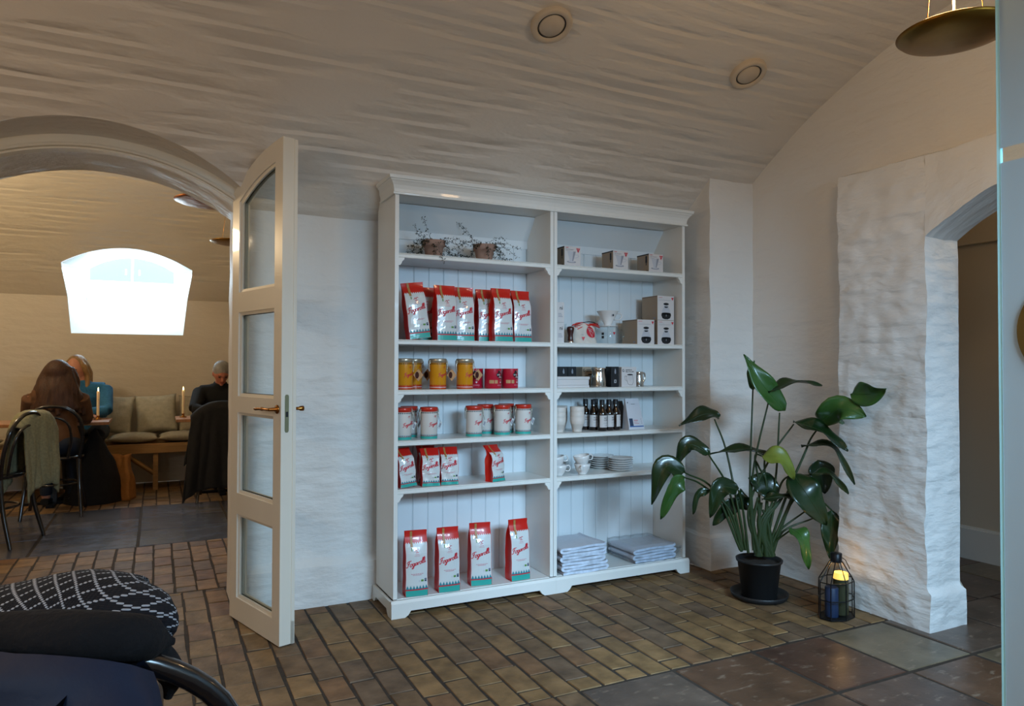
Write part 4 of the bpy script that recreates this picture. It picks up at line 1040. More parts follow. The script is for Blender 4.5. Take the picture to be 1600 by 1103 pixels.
# ------------------------------------------------------------------ glazed door leaf standing open
H0 = Vector((-.690, .391, .006)); ang = math.atan2(-.513, .156)
t = thing('glazed_door', 'open cream glazed door leaf with four panes and arched top, hinged at the archway', 'door', H0, ang)
LW, TH = .537, .052     # local x along the leaf, local y = thickness to the right side of the view
def topz(x): return 1.14-.006+math.sqrt(1.085**2-(.572-x)**2)-.012
m = MB(); T0, T1 = 0.0, TH
stl = [(0, .078), (.462, LW)]
def edgeprism(m, poly, y0=T0, y1=T1): m.prism(poly, 'y', y0, y1, m_door)
def topcurve(a, b, n, off=0): return [(a+(b-a)*i/n, topz(a+(b-a)*i/n)-off) for i in range(n+1)]
edgeprism(m, [(0, 0), (.078, 0)]+topcurve(.078, 0, 6)); edgeprism(m, [(.462, 0), (LW, 0)]+topcurve(LW, .462, 6))
rails = [(0, .105), (.502, .600), (.985, 1.062), (1.462, 1.558)]
for a, b in rails: edgeprism(m, [(.078, a), (.462, a), (.462, b), (.078, b)])
GT = .092
edgeprism(m, [(p, q) for p, q in topcurve(.078, .462, 16, GT)]+topcurve(.462, .078, 16))
m.box(LW-.004, LW+.004, TH, TH+.016, 0, topz(LW)-.004, m_door); m.box(.01, LW+.004, TH, TH+.014, .0, .10, m_door)
m.build('frame', t, .0015)
panes = [(.105, .502), (.600, .985), (1.062, 1.462), (1.558, None)]
for a, b in panes:
    g = MB(); f = MB(); ins = .014
    def top_of(x): return (topz(x)-GT) if b is None else b
    g.prism([(.074, a-.004), (.466, a-.004)]+[(x, top_of(x)+.004) for x in [.466-.392*i/16 for i in range(17)]], 'y', TH/2-.002, TH/2+.002, m_glass)
    g.build('pane', t)
    for y0, y1 in ((.006, .018), (TH-.018, TH-.006)):
        outl = [(.078, a), (.462, a)]+[(x, top_of(x)) for x in [.462-.384*i/16 for i in range(17)]]
        cx, cz = .27, (a+(b or 2.0))/2
        inn = [(.078+ins, a+ins), (.462-ins, a+ins)]+[(.462-ins-(.384-2*ins)*i/16, top_of(.462-.384*i/16)-ins) for i in range(17)]
        k = len(outl); f.add([(x, y0, z) for x, z in outl]+[(x, y0+.004, z) for x, z in inn]+[(x, y1, z) for x, z in outl]+[(x, y1-.002, z) for x, z in inn],
            [(i, (i+1) % k, k+(i+1) % k, k+i) for i in range(k)]+[(2*k+i, 3*k+i, 3*k+(i+1) % k, 2*k+(i+1) % k) for i in range(k)]+[(k+i, k+(i+1) % k, 3*k+(i+1) % k, 3*k+i) for i in range(k)], m_door)
        f2 = MB(); o = .003; f2.add([(x*(1-.0)+(cx-x)*.028, y0+.005, z+(cz-z)*.03) for x, z in outl]+[(x+(cx-x)*.075, y0+.005, z+(cz-z)*.075) for x, z in outl], [(i, (i+1) % k, k+(i+1) % k, k+i) for i in range(k)], m_blk) if False else None
    f.build('glazing_bead', t)
    s = MB(); yy = TH/2-.003
    outl = [(.090, a+.012), (.450, a+.012)]+[(.450-.36*i/16, top_of(.450-.36*i/16)-.012) for i in range(17)]; inn = [(x+(.004 if x < .2 else -.004 if x > .4 else 0), z+(.004 if z < a+.1 else -.004)) for x, z in outl]
    k = len(outl); s.add([(x, yy, z) for x, z in outl]+[(x, yy, z) for x, z in inn], [(i, (i+1) % k, k+(i+1) % k, k+i) for i in range(k)], m_blk); s.build('glazing_seal', t)
m_brs = M('polished_brass', '#9a6a35', .25, 1)
h = MB(); c0_ = (.505, -.001, 1.018); h.T = Matrix.Translation(c0_) @ Matrix.Rotation(PI/2, 4, 'X'); h.lathe([(.001, 0), (.019, 0), (.020, .003), (.018, .006), (.008, .008), (.007, .040), (.001, .042)], m_brs, n=24); h.T = None
h.tube([(.505, -.040, 1.018), (.48, -.043, 1.018), (.46, -.043, 1.018), (.445, -.043, 1.0185)], [.007, .0065, .006, .009], m_brs, 10); h.tube([(.445, -.043, 1.0185), (.42, -.044, 1.018), (.38, -.045, 1.016), (.365, -.045, 1.016)], [.009, .006, .0075, .004], m_brs, 10)
h.build('door_handle', t)
h = MB(); h.T = Matrix.Translation((.505, TH+.001, 1.018)) @ Matrix.Rotation(-PI/2, 4, 'X'); h.lathe([(.001, 0), (.019, 0), (.018, .006), (.008, .008), (.007, .045), (.011, .052), (.012, .066), (.001, .072)], m_brs, n=20); h.build('door_knob', t)
h = MB(); m_lp = M('dull_brass_plate', '#8f8f72', .35, .8)
pl = [(TH/2-.009+(.018 if s_ else 0), z) for s_, z in ((0, .93), (1, .93), (1, 1.07), (0, 1.07))]
h.prism([(TH/2-.009, .925), (TH/2-.005, .918), (TH/2+.005, .918), (TH/2+.009, .925), (TH/2+.009, 1.075), (TH/2+.005, 1.082), (TH/2-.005, 1.082), (TH/2-.009, 1.075)], 'x', LW, LW+.002, m_lp)
h.box(LW+.001, LW+.004, TH/2-.005, TH/2+.005, .985, 1.008, m_blk); h.build('lock_plate', t)
# ------------------------------------------------------------------ plant in black pot
m_pot = M('black_plastic_pot', (.012, .012, .013), .5); m_leaf = M('deep_green_leaf', '#152c11', .32, coat=.25); noisy(m_leaf, 3, .35, .15, .002, 30)
m_leaf2 = noisy(M('fresh_green_leaf', '#2f5420', .35, coat=.2), 4, .25, .15, .002, 30); m_leaf3 = noisy(M('yellowing_leaf', '#66702a', .4), 6, .5, .15, .002, 30); m_stem = noisy(M('leaf_stalk', '#26381a', .45), 8, .2, .1)
PX, PY = 1.838, -.520
m = MB(); m.lathe([(.001, 0), (.130, 0), (.140, .008), (.148, .030), (.144, .031), (.134, .010), (.001, .006)], m_pot, n=48, cap=False); tag(m.build('plant_saucer', loc=(PX, PY, .001)), 'round black plastic saucer under the large leafy plant pot', 'saucer')
t = thing('potted_plant', 'large leafy plant with paddle-shaped leaves in a black plastic pot by the wall', 'potted plant', (PX, PY, .008))
m = MB(); m.lathe([(.001, 0), (.084, 0), (.088, .004), (.110, .182), (.117, .184), (.119, .196), (.112, .197), (.108, .18)], m_pot, n=48, cap=False); m.build('pot', t)
m = MB(); m.lathe([(.001, .176), (.109, .172)], m_soil, n=30, cap=False); m.build('soil', t)
PD = (Vector((PX, PY, 0))-CAM).dot(Fv)
def W3(zx, zy, off=0):
    p = atd(990+zx/2.398, 530+zy/2.398, PD+off); return p-Vector((PX, PY, .008))
def clampw(p):      # stay clear of the walls and the bookcase
    q = p.copy(); q.x = min(q.x, 2.24-PX)
    if q.y+PY < -.76: q.x = min(q.x, 2.13-PX)
    if 1.955-PX < q.x: q.y = min(q.y, -.05-PY)
    elif q.x < 1.85-PX: q.y = min(q.y, -.05-PY) if q.x < 1.80-PX else q.y
    return q
def leaf(b, mid, tip, wd, ob=0, om=0, ot=0, mat=m_leaf, face=None, fold=.25, wave=.01):
    A, B_, C_ = clampw(W3(*b, ob)), clampw(W3(*mid, om)), clampw(W3(*tip, ot))
    sp = bez([A, B_, C_], 8); n = len(sp); view = -Fv
    m = MB(); pts = []; nw = 8
    fn = (face or view)
    for i, c in enumerate(sp):
        tng = (sp[min(i+1, n-1)]-sp[max(i-1, 0)]).normalized(); side = tng.cross(fn).normalized(); nrm = side.cross(tng).normalized()
        s_ = i/(n-1); w_ = wd*(math.sin(PI*min(1, s_*1.0)**.75)**.8 if 0 < s_ < 1 else 0)*(1-.15*s_)+.002
        for k in range(nw+1):
            u = -1+2*k/nw; pts.append(c+side*u*w_*.5*(1)+nrm*(fold*abs(u)**1.3*w_*.5+wave*math.sin(s_*11+u*2)*abs(u)))
    m.add(pts, [(i*(nw+1)+k, i*(nw+1)+k+1, (i+1)*(nw+1)+k+1, (i+1)*(nw+1)+k) for i in range(n-1) for k in range(nw)], mat, True)
    m.tube(sp, [.003*(1-.8*i/n) for i in range(n)], m_stem if mat is m_leaf else mat, 5)
    m.build('leaf', t, mods=[('SOLIDIFY', dict(thickness=.0012))])
def stalk(pts, r0=.008, r1=.004, mat=m_stem):
    P = bez([W3(*p[:2], p[2] if len(p) > 2 else 0) for p in pts], 6); n = len(P)
    P = [clampw(p) for p in P]
    m = MB(); m.tube(P, [r0+(r1-r0)*i/(n-1) for i in range(n)], mat, 7); m.build('stalk', t)
UPV = Vector((0, 0, 1)); vw = -Fv
leaf((565, 268), (485, 170), (412, 57), .125, 0, -.02, 0, m_leaf2, (vw+UPV*.15+Rv*.2).normalized(), .3)
leaf((505, 200), (600, 163), (706, 174), .10, -.02, -.04, 0, m_leaf, (vw*.25+UPV).normalized(), .35)
leaf((447, 190), (440, 130), (452, 80), .05, .05, .05, .05, m_leaf2)
leaf((697, 312), (775, 262), (872, 290), .155, -.05, -.2, -.28, m_leaf2, (vw+UPV*.2).normalized(), .2)
leaf((815, 205), (880, 205), (946, 186), .125, -.22, -.3, -.40, m_leaf2, (vw+UPV*.1).normalized(), .2)
leaf((598, 308), (705, 345), (803, 420), .115, -.04, -.12, -.2, m_leaf, (vw*.6+UPV*.8+Rv*.2).normalized(), .35)
leaf((628, 400), (745, 405), (828, 545), .055, -.02, -.12, -.25, m_leaf, (vw*.3+UPV).normalized(), .4)
leaf((660, 505), (735, 505), (805, 580), .060, -.04, -.1, -.2, m_leaf, (vw*.4+UPV).normalized(), .3)
leaf((690, 452), (715, 510), (750, 575), .145, .15, .15, .15, m_leaf)
leaf((592, 500), (655, 590), (722, 697), .175, -.02, -.10, -.04, m_leaf, (vw+Rv*.2-UPV*.0).normalized(), .18)
leaf((480, 438), (555, 445), (600, 525), .105, -.05, -.10, -.08, m_leaf3, (vw*.8+UPV*.6).normalized(), .25)
leaf((505, 432), (400, 415), (278, 432), .085, 0, .05, .05, m_leaf, (vw*.3+UPV).normalized(), .4)
leaf((285, 428), (205, 395), (158, 472), .095, -.05, -.05, -.02, m_leaf, (vw*.7+UPV*.6).normalized(), .3)
leaf((190, 500), (115, 480), (68, 620), .115, -.06, -.08, -.06, m_leaf, (vw*.8+UPV*.5-Rv*.3).normalized(), .3)
leaf((192, 518), (150, 560), (100, 674), .095, -.08, -.11, -.08, m_leaf2, (vw+Rv*.2).normalized(), .25)
leaf((324, 288), (262, 282), (170, 325), .105, .16, .14, .12, m_leaf, (vw*.55+UPV*.7).normalized(), .3)
leaf((290, 568), (242, 580), (222, 656), .042, -.05, -.06, -.05, m_leaf, None, .3)
leaf((392, 562), (325, 560), (286, 668), .105, -.05, -.08, -.06, m_leaf, (vw*.8+UPV*.5).normalized(), .3)
leaf((400, 600), (345, 640), (296, 697), .085, .02, .02, .04, m_leaf)
leaf((540, 575), (480, 540), (430, 520), .135, 0, 0, 0, m_leaf, (vw+UPV*.3).normalized(), .2)
leaf((480, 600), (545, 590), (608, 590), .07, -.04, -.06, -.04, m_leaf, (vw*.5+UPV).normalized(), .3)
leaf((420, 640), (405, 600), (400, 560), .08, .05, .05, .05, m_leaf)
leaf((590, 708), (632, 745), (655, 862), .095, -.05, -.12, -.12, m_leaf2, (vw+Rv*.3+UPV*.2).normalized(), .25)
leaf((742, 640), (738, 720), (735, 822), .105, .0, .0, .0, m_leaf, (vw-Rv*.4).normalized(), .3)
for q in ([(450, 790), (436, 560), (447, 185, .03)], [(455, 800), (445, 520), (512, 205)], [(480, 800), (530, 540), (547, 275)], [(470, 800), (430, 640), (515, 440), (600, 318)],
          [(500, 800), (575, 580), (640, 430), (664, 372), (706, 315, -.06)], [(505, 800), (590, 600), (640, 640, .1), (742, 645, .0)][:2]+[(610, 520), (664, 508, .04)], [(420, 790), (385, 600), (345, 410, .08), (303, 300, .15)],
          [(410, 790), (355, 560), (280, 430, -.05)], [(400, 790), (300, 565), (192, 500, -.06)], [(405, 795), (360, 640), (255, 545), (190, 518, -.08)], [(410, 790), (330, 590), (290, 570, -.05)],
          [(430, 800), (410, 640), (392, 565, -.05)], [(500, 805), (545, 720), (642, 645)], [(520, 805), (560, 720), (670, 672)], [(510, 810), (530, 760), (592, 712, -.05)], [(470, 800), (470, 560), (455, 440), (485, 438, -.05)],
          [(480, 800), (500, 560), (470, 480), (455, 450, -.02)], [(520, 800), (600, 600), (690, 600, .05), (742, 640, .0)], [(490, 800), (545, 560), (590, 505, -.02)], [(460, 800), (500, 640), (490, 470), (500, 435)]):
    stalk(q)
for k in range(12):
    a = R.uniform(425, 525); stalk([(a+R.uniform(-12, 12), 812), ((a+470)/2+R.uniform(-30, 30), 700), (a+R.uniform(-40, 40), R.uniform(590, 660))], .016, .006)
# ------------------------------------------------------------------ lantern with two candles
LX, LY = 1.965, -.895
t = thing('glass_lantern', 'black metal lantern with glass sides beside the pier', 'lantern', (LX, LY, .001), math.radians(12))
hx, hy = .062, .045; c_ = .50
base = [(-.078, -.020), (-.030, -.052), (.030, -.052), (.078, -.020), (.078, .020), (.030, .052), (-.030, .052), (-.078, .020)]
sc2 = 1.32; base = [(x*sc2, y*sc2) for x, y in base]
zA, zB, zC = .004, .176, .268; topr = [(x*.24, y*.36) for x, y in base]
f = MB(); n = 8
for i in range(n):
    a = base[i]; b = base[(i+1) % n]
    for z in (zA, zA+.088, zB): f.tube([(a[0], a[1], z), (b[0], b[1], z)], .0028, m_black, 6)
    f.tube([(a[0], a[1], zA), (a[0], a[1], zB)], .0028, m_black, 6); f.tube([(a[0], a[1], zB), (topr[i][0], topr[i][1], zC)], .0026, m_black, 6)
f.prism(base, 'z', 0, .003, m_black); f.build('frame', t)
g = MB()
for i in range(n):
    a = base[i]; b = base[(i+1) % n]; c1 = topr[i]; c2_ = topr[(i+1) % n]
    g.add([(a[0], a[1], zA), (b[0], b[1], zA), (b[0], b[1], zB), (a[0], a[1], zB)], [(0, 1, 2, 3)], m_clear); g.add([(a[0], a[1], zB), (b[0], b[1], zB), (c2_[0], c2_[1], zC), (c1[0], c1[1], zC)], [(0, 1, 2, 3)], m_clear)
g.build('glass_panes', t)
k = MB(); k.lathe([(.026, zC-.006), (.027, zC+.036), (.024, zC+.038), (.001, zC+.038)], m_black, n=24); k.build('cap', t)
k = MB(); k.tube([(.075, -.03, zB+.045), (.052, -.02, zC-.002), (.028, -.0, zC+.02)], .002, m_black, 6); k.build('latch', t)
m_cb = M('dark_blue_wax', '#1c2f50', .5); m_cg = M('dark_olive_wax', '#3a3a24', .5)
m = MB(); m.lathe([(.001, 0), (.030, 0), (.031, .004), (.031, .138), (.028, .142), (.001, .138)], m_cb, n=28); cc = m.build('candle', loc=(LX-.036, LY-.002, .006)); tag(cc, 'shorter dark blue pillar candle inside the lantern', 'candle')
m = MB(); m.lathe([(.001, 0), (.034, 0), (.035, .004), (.035, .172)], m_cg, n=28)
tt = thing('candle', 'taller olive green pillar candle glowing at its top inside the lantern', 'candle', (LX+.034, LY+.002, .006)); m.build('wax', tt)
m = MB(); m.lathe([(.035, .172), (.034, .200), (.030, .202), (.024, .190), (.001, .188)], M('glowing_wax', (1.0, .62, .12), .5, emit=1.6), n=28, cap=False); m.build('glowing_rim', tt)
point('candle_flame', (LX+.034, LY+.002, .222), .5, (1, .55, .2), .012)
# ------------------------------------------------------------------ lamps
def pendant(x, y, z, r_, label, wires=3, rz=0, mat=None):
    t = thing('pendant_lamp', label, 'pendant lamp', (x, y, z), rz); m = MB()
    m.lathe([(.001, 0), (r_*.35, .001), (r_*.7, .006), (r_*.93, .016), (r_, .026), (r_-.003, .028), (r_*.9, .020), (r_*.6, .010), (.001, .006)], mat or m_brass, n=64, cap=False); m.build('disc_shade', t)
    zc = vaultz(y, VY if y < .4 else YC2)-z-.004
    for k in range(wires):
        a = 2*PI*k/wires+.6; m = MB(); m.tube([(r_*.55*math.cos(a), r_*.55*math.sin(a), .010), (r_*.10*math.cos(a), r_*.10*math.sin(a), zc)], .0014, m_brs, 6); m.build('wire', t)
    m = MB(); m.tube([(0, 0, .008), (0, 0, zc)], .004, M('pale_cord', '#d8c7a0', .6), 8); m.build('cord', t)
    m = MB(); m.lathe([(.001, .012), (.016, .012), (.018, .030), (.012, .055), (.001, .06)], M('lamp_glow', (1, .78, .45), .4, emit=6), n=20); m.build('bulb', t)
    m = MB(); m.lathe([(.001, zc-.012), (.035, zc-.012), (.035, zc+.03)], m_brs, n=24); m.build('ceiling_rose', t)
pendant(1.10, -2.03, 2.185, .155, 'round brass pendant disc at the upper right by the glass panel')
pendant(-.66, 2.17, 2.355, .265, 'large hammered copper pendant disc high behind the archway', mat=m_ham); pendant(-.44, 3.14, 2.235, .19, 'lower brass pendant disc beyond the archway, partly behind the door')
m_sp = M('white_ceiling_ring', '#c9bba8', .5)
for (x, y, l) in ((.511, -.635, 'round white ceiling ring, left and nearer of the two'), (1.66, -.63, 'round white ceiling ring, right one nearer the end wall')):
    z = vaultz(y); nrm = -Vector((0, y-VY, z-VZ)).normalized(); t = thing('ceiling_spotlight', l, 'ceiling spotlight', Vector((x, y, z))+nrm*.016); t.rotation_euler = nrm.to_track_quat('Z', 'Y').to_euler()
    m = MB(); m.lathe([(.092, -.03), (.092, .004), (.086, .012), (.070, .010), (.064, .004), (.062, -.012)], m_sp, n=48, cap=False); m.build('ring', t)
    m = MB(); m.lathe([(.063, -.010), (.060, -.008), (.058, .000), (.054, .006), (.001, .009)], m_sp, n=40, cap=False); m.build('centre_disc', t)
    m = MB(); m.lathe([(.0655, .0035), (.0595, .0035)], m_blk, n=40, cap=False); m.build('dark_gap', t)
# ------------------------------------------------------------------ frosted glass screen at the right
GX, GY = .776, -2.330
t = thing('glass_screen', 'frosted glass screen with clear stripes and a gold disc at the right edge', 'glass screen', (GX, GY, 0))
m = MB(); m.box(0, .008, -1.25, -.0087, .01, 2.55, m_glass); m.build('pane', t)
m = MB(); m.box(-.0004, .0084, -.0085, 0, .01, 2.55, M('glass_edge_painted_glow', (.48, .92, 1.0), .25, coat=1)); m.build('polished_edge', t)  # pale cyan colour stands in for daylight refracted in the glass edge
m = MB()
zs = [.02, .378, .41, 1.700, 1.735, 2.54]
for i in (0, 2, 4): m.box(-.0016, -.0008, -1.25, -.0095, zs[i], zs[i+1], m_fr)
m.build('frosted_film', t)
m = MB(); m.T = Matrix.Translation((-.0035, -.168, 1.298)) @ Matrix.Rotation(-PI/2, 4, 'Y'); m.lathe([(.001, 0), (.125, 0), (.125, .0015), (.001, .0016)], M('gold_disc_film', '#9a7d3a', .4, .6), n=64, cap=False); m.build('gold_disc', t)
m = MB(); m.box(-.012, .02, -1.25, 0.0, 0, .012, m_steel); m.build('floor_channel', t)
# ------------------------------------------------------------------ second room furniture
m_pine = noisy(M('pale_pine', '#9a7648', .55), 5, .2, .2, .002, 20, (1, 1, 8)); m_table = noisy(M('oiled_table_top', '#a8754c', .35), 5, .15, .1, .002, 20, (8, 1, 1))
m_cush = noisy(M('taupe_linen', '#9a917c', .9), 30, .12, .5, .003, 90); m_pil = noisy(M('grey_green_linen', '#b0ad9c', .9), 30, .12, .5, .003, 90)
t = thing('wall_bench', 'long pine bench along the far wall with braced legs', 'bench', (-1.2, 4.68, 0))
m = MB(); m.box(-2.0, 1.8, -.23, .22, .425, .45, m_pine); m.box(-2.0, 1.8, -.235, -.21, .36, .43, m_pine); m.build('seat', t, .003)
for x in (-1.6, -.75, .16, 1.1):
    m = MB(); m.box(x, x+.045, -.215, -.17, 0, .42, m_pine); m.build('leg', t, .002)
    m = MB(); m.box(x, x+.045, .13, .175, 0, .42, m_pine); m.build('leg', t, .002)
    m = MB(); m.tube([(x+.01, -.195, .16), (x-.26, -.195, .37)], .022, m_pine, 4); m.build('brace', t)
def pillow(c, w_, h_, d_, rot, label, mat, name='cushion', cat='cushion', group=None, seed=0):
    m = MB()
    def f(sg):
        def g(u, v):
            a, b = 2*u-1, 2*v-1; p = (1-a*a)**.45*(1-b*b)**.45 if abs(a) < 1 and abs(b) < 1 else 0
            k = 1-.08*(1-abs(a)**2)*abs(b)**3; k2 = 1-.08*(1-abs(b)**2)*abs(a)**3
            return Vector((a*w_/2*k2*sg, -sg*d_/2*p+.010*noise.noise(Vector((a*3, b*3, seed+sg)))*p, b*h_/2*k))
        return g
    m.surf(f(1), 18, 18, mat); m.surf(f(-1), 18, 18, mat)
    o = m.build(name, mods=[('WELD', dict(merge_threshold=.0008))]); o.location = c; o.rotation_euler = rot; tag(o, label, cat, group); return o
BG = 'linen cushions leaning on the far wall above the bench'
pillow((-1.41, 4.83, .72), .38, .40, .15, (-.30, .10, 0), 'grey linen cushion nearest the woman in blue, leaning on the wall', m_pil, group=BG, seed=1)
pillow((-1.015, 4.84, .72), .39, .40, .15, (-.30, -.06, 0), 'grey linen cushion in the middle of the bench, leaning on the wall', m_pil, group=BG, seed=4)
pillow((-.63, 4.85, .71), .36, .40, .14, (-.28, 0, 0), 'taupe linen cushion behind the right candle, partly behind the man', m_cush, group=BG, seed=7)
x = -2.7; k = 0
lab = ['far left', 'left', 'behind the coat', 'under the left cushion', 'under the middle cushion', 'beneath the right candle', 'under the man', 'far right']
for k in range(7):
    o = pillow((-2.50+.43*k, 4.65, .500), .44, .40, .10, (PI/2, 0, 0), 'taupe seat pad on the bench, %s' % lab[k], m_cush, 'seat_pad', 'seat pad', 'tufted seat pads along the bench', 10+k)
def table(x0, x1, y0, y1, z, label):
    t = thing('cafe_table', label, 'table', ((x0+x1)/2, (y0+y1)/2, 0)); w_, d_ = (x1-x0)/2, (y1-y0)/2
    m = MB(); m.box(-w_, w_, -d_, d_, z-.028, z, m_table); m.build('table_top', t, .003)
    m = MB(); m.box(-.03, .03, -.03, .03, .02, z-.028, m_steel_d); m.build('pedestal', t)
    m = MB(); m.box(-.22, .22, -.03, .03, 0, .022, m_black); m.box(-.03, .03, -.22, .22, 0, .022, m_black); m.build('foot', t, .003)
m_steel_d = noisy(M('dull_steel_post', '#4c4c4c', .4, .7), 5, .1, 0)
table(-2.25, -1.385, 3.80, 4.34, .722, 'cafe table between the two women with a lit candle'); table(-.855, -.05, 3.84, 4.32, .722, 'cafe table in front of the man with a lit candle'); table(-2.9, -2.08, 2.45, 3.05, .715, 'cafe table at the left edge behind the chair with the cardigan')
m_wax = M('ivory_wax', '#e8d9b4', .4); m_wax.node_tree.nodes['Principled BSDF'].inputs['Subsurface Weight'].default_value = .2
for (x, y, l) in ((-1.487, 4.10, 'tall ivory taper candle burning on the women\'s table'), (-.79, 4.10, 'tall ivory taper candle burning on the man\'s table')):
    t = thing('taper_candle', l, 'candle', (x, y, .7225)); m = MB(); m.lathe([(.001, 0), (.030, .001), (.032, .006), (.012, .010), (.010, .030), (.016, .036), (.001, .036)], m_brs, n=24); m.build('holder', t)
    m = MB(); m.lathe([(.0115, .034), (.0115, .250), (.009, .254), (.001, .252)], m_wax, n=20); m.build('wax', t)
    m = MB(); m.tube([(0, 0, .252), (0, 0, .262)], .001, m_blk, 5); m.build('wick', t)
    m = MB(); m.lathe([(.001, .256), (.005, .262), (.0055, .268), (.003, .279), (.0005, .290)], M('flame', (1, .72, .3), .5, emit=14), n=14); m.build('flame', t)
    point('candle_flame', (x, y, 1.0225), .5, (1, .6, .25), .012)
def chair(x, y, rz, label, z=0):
    t = thing('bentwood_chair', label, 'chair', (x, y, z), rz, 'black bentwood cafe chairs'); m = MB()
    m.lathe([(.001, .452), (.19, .450), (.202, .456), (.203, .470), (.195, .476), (.001, .470)], m_ebony, n=36); m.build('seat', t)
    m = MB(); m.tube([(.17*math.cos(a), .17*math.sin(a), .25) for a in [2*PI*i/28 for i in range(28)]], .009, m_ebony, 8, closed=True); m.build('leg_ring', t)
    for sx, sy in ((-1, 1), (1, 1)):
        m = MB(); m.tube(bez([(sx*.14, sy*.14, .455), (sx*.165, sy*.165, .25), (sx*.20, sy*.205, .001)], 4), [.017-.0005*i for i in range(9)], m_ebony, 8); m.build('leg', t)
    for sx in (-1, 1):
        m = MB(); m.tube(bez([(sx*.175, -.165, .46), (sx*.185, -.19, .25), (sx*.205, -.25, .001)], 4), [.017-.0005*i for i in range(9)], m_ebony, 8); m.build('leg', t)
    m = MB(); m.tube(bez([(-.175, -.165, .44), (-.205, -.20, .62), (-.185, -.235, .78), (-.10, -.255, .865), (0, -.262, .885), (.10, -.255, .865), (.185, -.235, .78), (.205, -.20, .62), (.175, -.165, .44)], 5), .0135, m_ebony, 10); m.build('back_hoop', t)
    m = MB(); m.tube(bez([(-.10, -.17, .47), (-.125, -.205, .62), (-.10, -.235, .75), (0, -.250, .80), (.10, -.235, .75), (.125, -.205, .62), (.10, -.17, .47)], 5), .010, m_ebony, 8); m.build('inner_hoop', t)
    return t
ch = chair(-1.75, 3.58, 0, 'black bentwood chair with the long-haired woman in brown sitting on it')
dup(ch, (-.46, 3.78, 0), -.1, 'black bentwood chair under the black coat in front of the man')
dup(ch, (-2.03, 2.62, 0), PI/2-.35, 'black bentwood chair with the grey-green cardigan over its back')
dup(ch, (-2.40, 1.98, 0), -.15, 'black bentwood chair at the left edge carrying a magenta coat')
def drape(name, label, cat, c, w_, hf, hb, th, mat, rz=0, seed=0, taper=.1, bulge=.02, thick=.012, top=.045, parent=None, flare=0):
    m = MB()
    def f(u, v):
        a = (2*u-1); L_ = hf+hb+PI*top; s_ = v*L_; wv = w_/2*(1-taper*abs(2*v-1)*0)
        if s_ < hf: y, z = -top, -(hf-s_); dn = (hf-s_)/max(hf, .01)
        elif s_ > hf+PI*top: y, z = top, -(s_-hf-PI*top); dn = (s_-hf-PI*top)/max(hb, .01)
        else: q = (s_-hf)/top; y, z = -top*math.cos(q), top*math.sin(q); dn = 0
        sg = -1 if y < 0 else 1
        arc = -(.10*abs(a)**2.6)*(w_/.42)
        fo = bulge*noise.noise(Vector((a*3.5+seed, dn*.8, seed)))*(0.3+dn)*2+bulge*.5*math.sin(a*9+seed)*dn
        return Vector((a*wv*(1+flare*dn)+.01*noise.noise(Vector((a, dn*3, seed+5))), y+sg*(abs(fo)+th*(1-a*a)*.6), z+arc+ (.02*noise.noise(Vector((a*4, seed, 2))) if dn > .9 else 0)))
    m.surf(f, 36, 50, mat); o = m.build(name, mods=[('SOLIDIFY', dict(thickness=thick, offset=1))]); o.location = c; o.rotation_euler = (0, 0, rz); tag(o, label, cat); return o
m_bcoat = noisy(M('black_wool', (.008, .008, .009), .9), 30, .2, .5, .003, 80); m_card_ = noisy(M('grey_green_knit', '#8d8a6c', .95), 60, .2, .8, .004, 160); m_mag = noisy(M('magenta_cloth', '#8f1a48', .85), 20, .15, .4, .003, 60)
drape('coat', 'long black coat hanging over the chair in front of the man', 'coat', (-.48, 3.52, .845), .52, .70, .40, .03, m_bcoat, -.1, 3, flare=.25, bulge=.03)
drape('cardigan', 'grey-green knitted cardigan hanging over the chair at the left', 'cardigan', (-1.795, 2.71, .835), .42, .46, .40, .035, m_card_, PI/2-.35, 8, top=.05, bulge=.03)
drape('coat', 'magenta coat hanging at the left edge of the photo', 'coat', (-2.42, 1.72, .86), .46, .42, .35, .03, m_mag, -.15, 5)
m = MB(); m.ell((-.02, 0, .0), (.19, .06, .05), m_bcoat, rot=Matrix.Rotation(.3, 3, 'Y'))
o = m.build('scarf', loc=(-2.36, 1.70, .955)); tag(o, 'black scarf bundled on top of the magenta coat at the left edge', 'scarf')
# black coat heap and paper bag by the women's table
m = MB(); m.surf(lambda u, v: (lambda a, r_: Vector((math.cos(a)*r_*.23*(1+.12*math.sin(3*a)), math.sin(a)*r_*.17, .66*(1-v)**.55 if v < 1 else 0)))(2*PI*u, (v**.55)*(.35+.65*v) if v > 0 else 0), 40, 24, m_bcoat)
for i, p in enumerate(m.v): m.v[i] = p+noise.noise_vector(p*8)*.02*(1 if .03 < p.z else 0)
for p in m.v: p.z = max(p.z, .001)
tag(m.build('coat', loc=(-1.50, 4.00, 0), mods=[('WELD', dict(merge_threshold=.002))]), 'heaped black coat hanging beside the women\'s table down to the floor', 'coat')
m_paper = noisy(M('brown_paper', '#b27a42', .8), 12, .2, .7, .006, 18)
t = thing('paper_bag', 'crumpled brown paper bag on the floor under the bench', 'paper bag', (-1.31, 4.06, .002), -.35); m = MB()
def pbag(u, v):
    a = 2*PI*u; cx_, sx_ = math.cos(a), math.sin(a); k = max(abs(cx_), abs(sx_)); z = .40*v
    p = Vector((cx_/k*.12*(1-.25*v), sx_/k*.075*(1-.5*v), z)); return p+noise.noise_vector(Vector((p.x*9, p.y*9, z*7)))*.035*(v+.15)
m.surf(pbag, 40, 20, m_paper); m.build('sides', t, mods=[('SOLIDIFY', dict(thickness=.002))]); m = MB(); m.box(-.115, .115, -.07, .07, 0, .003, m_paper); m.build('base', t)
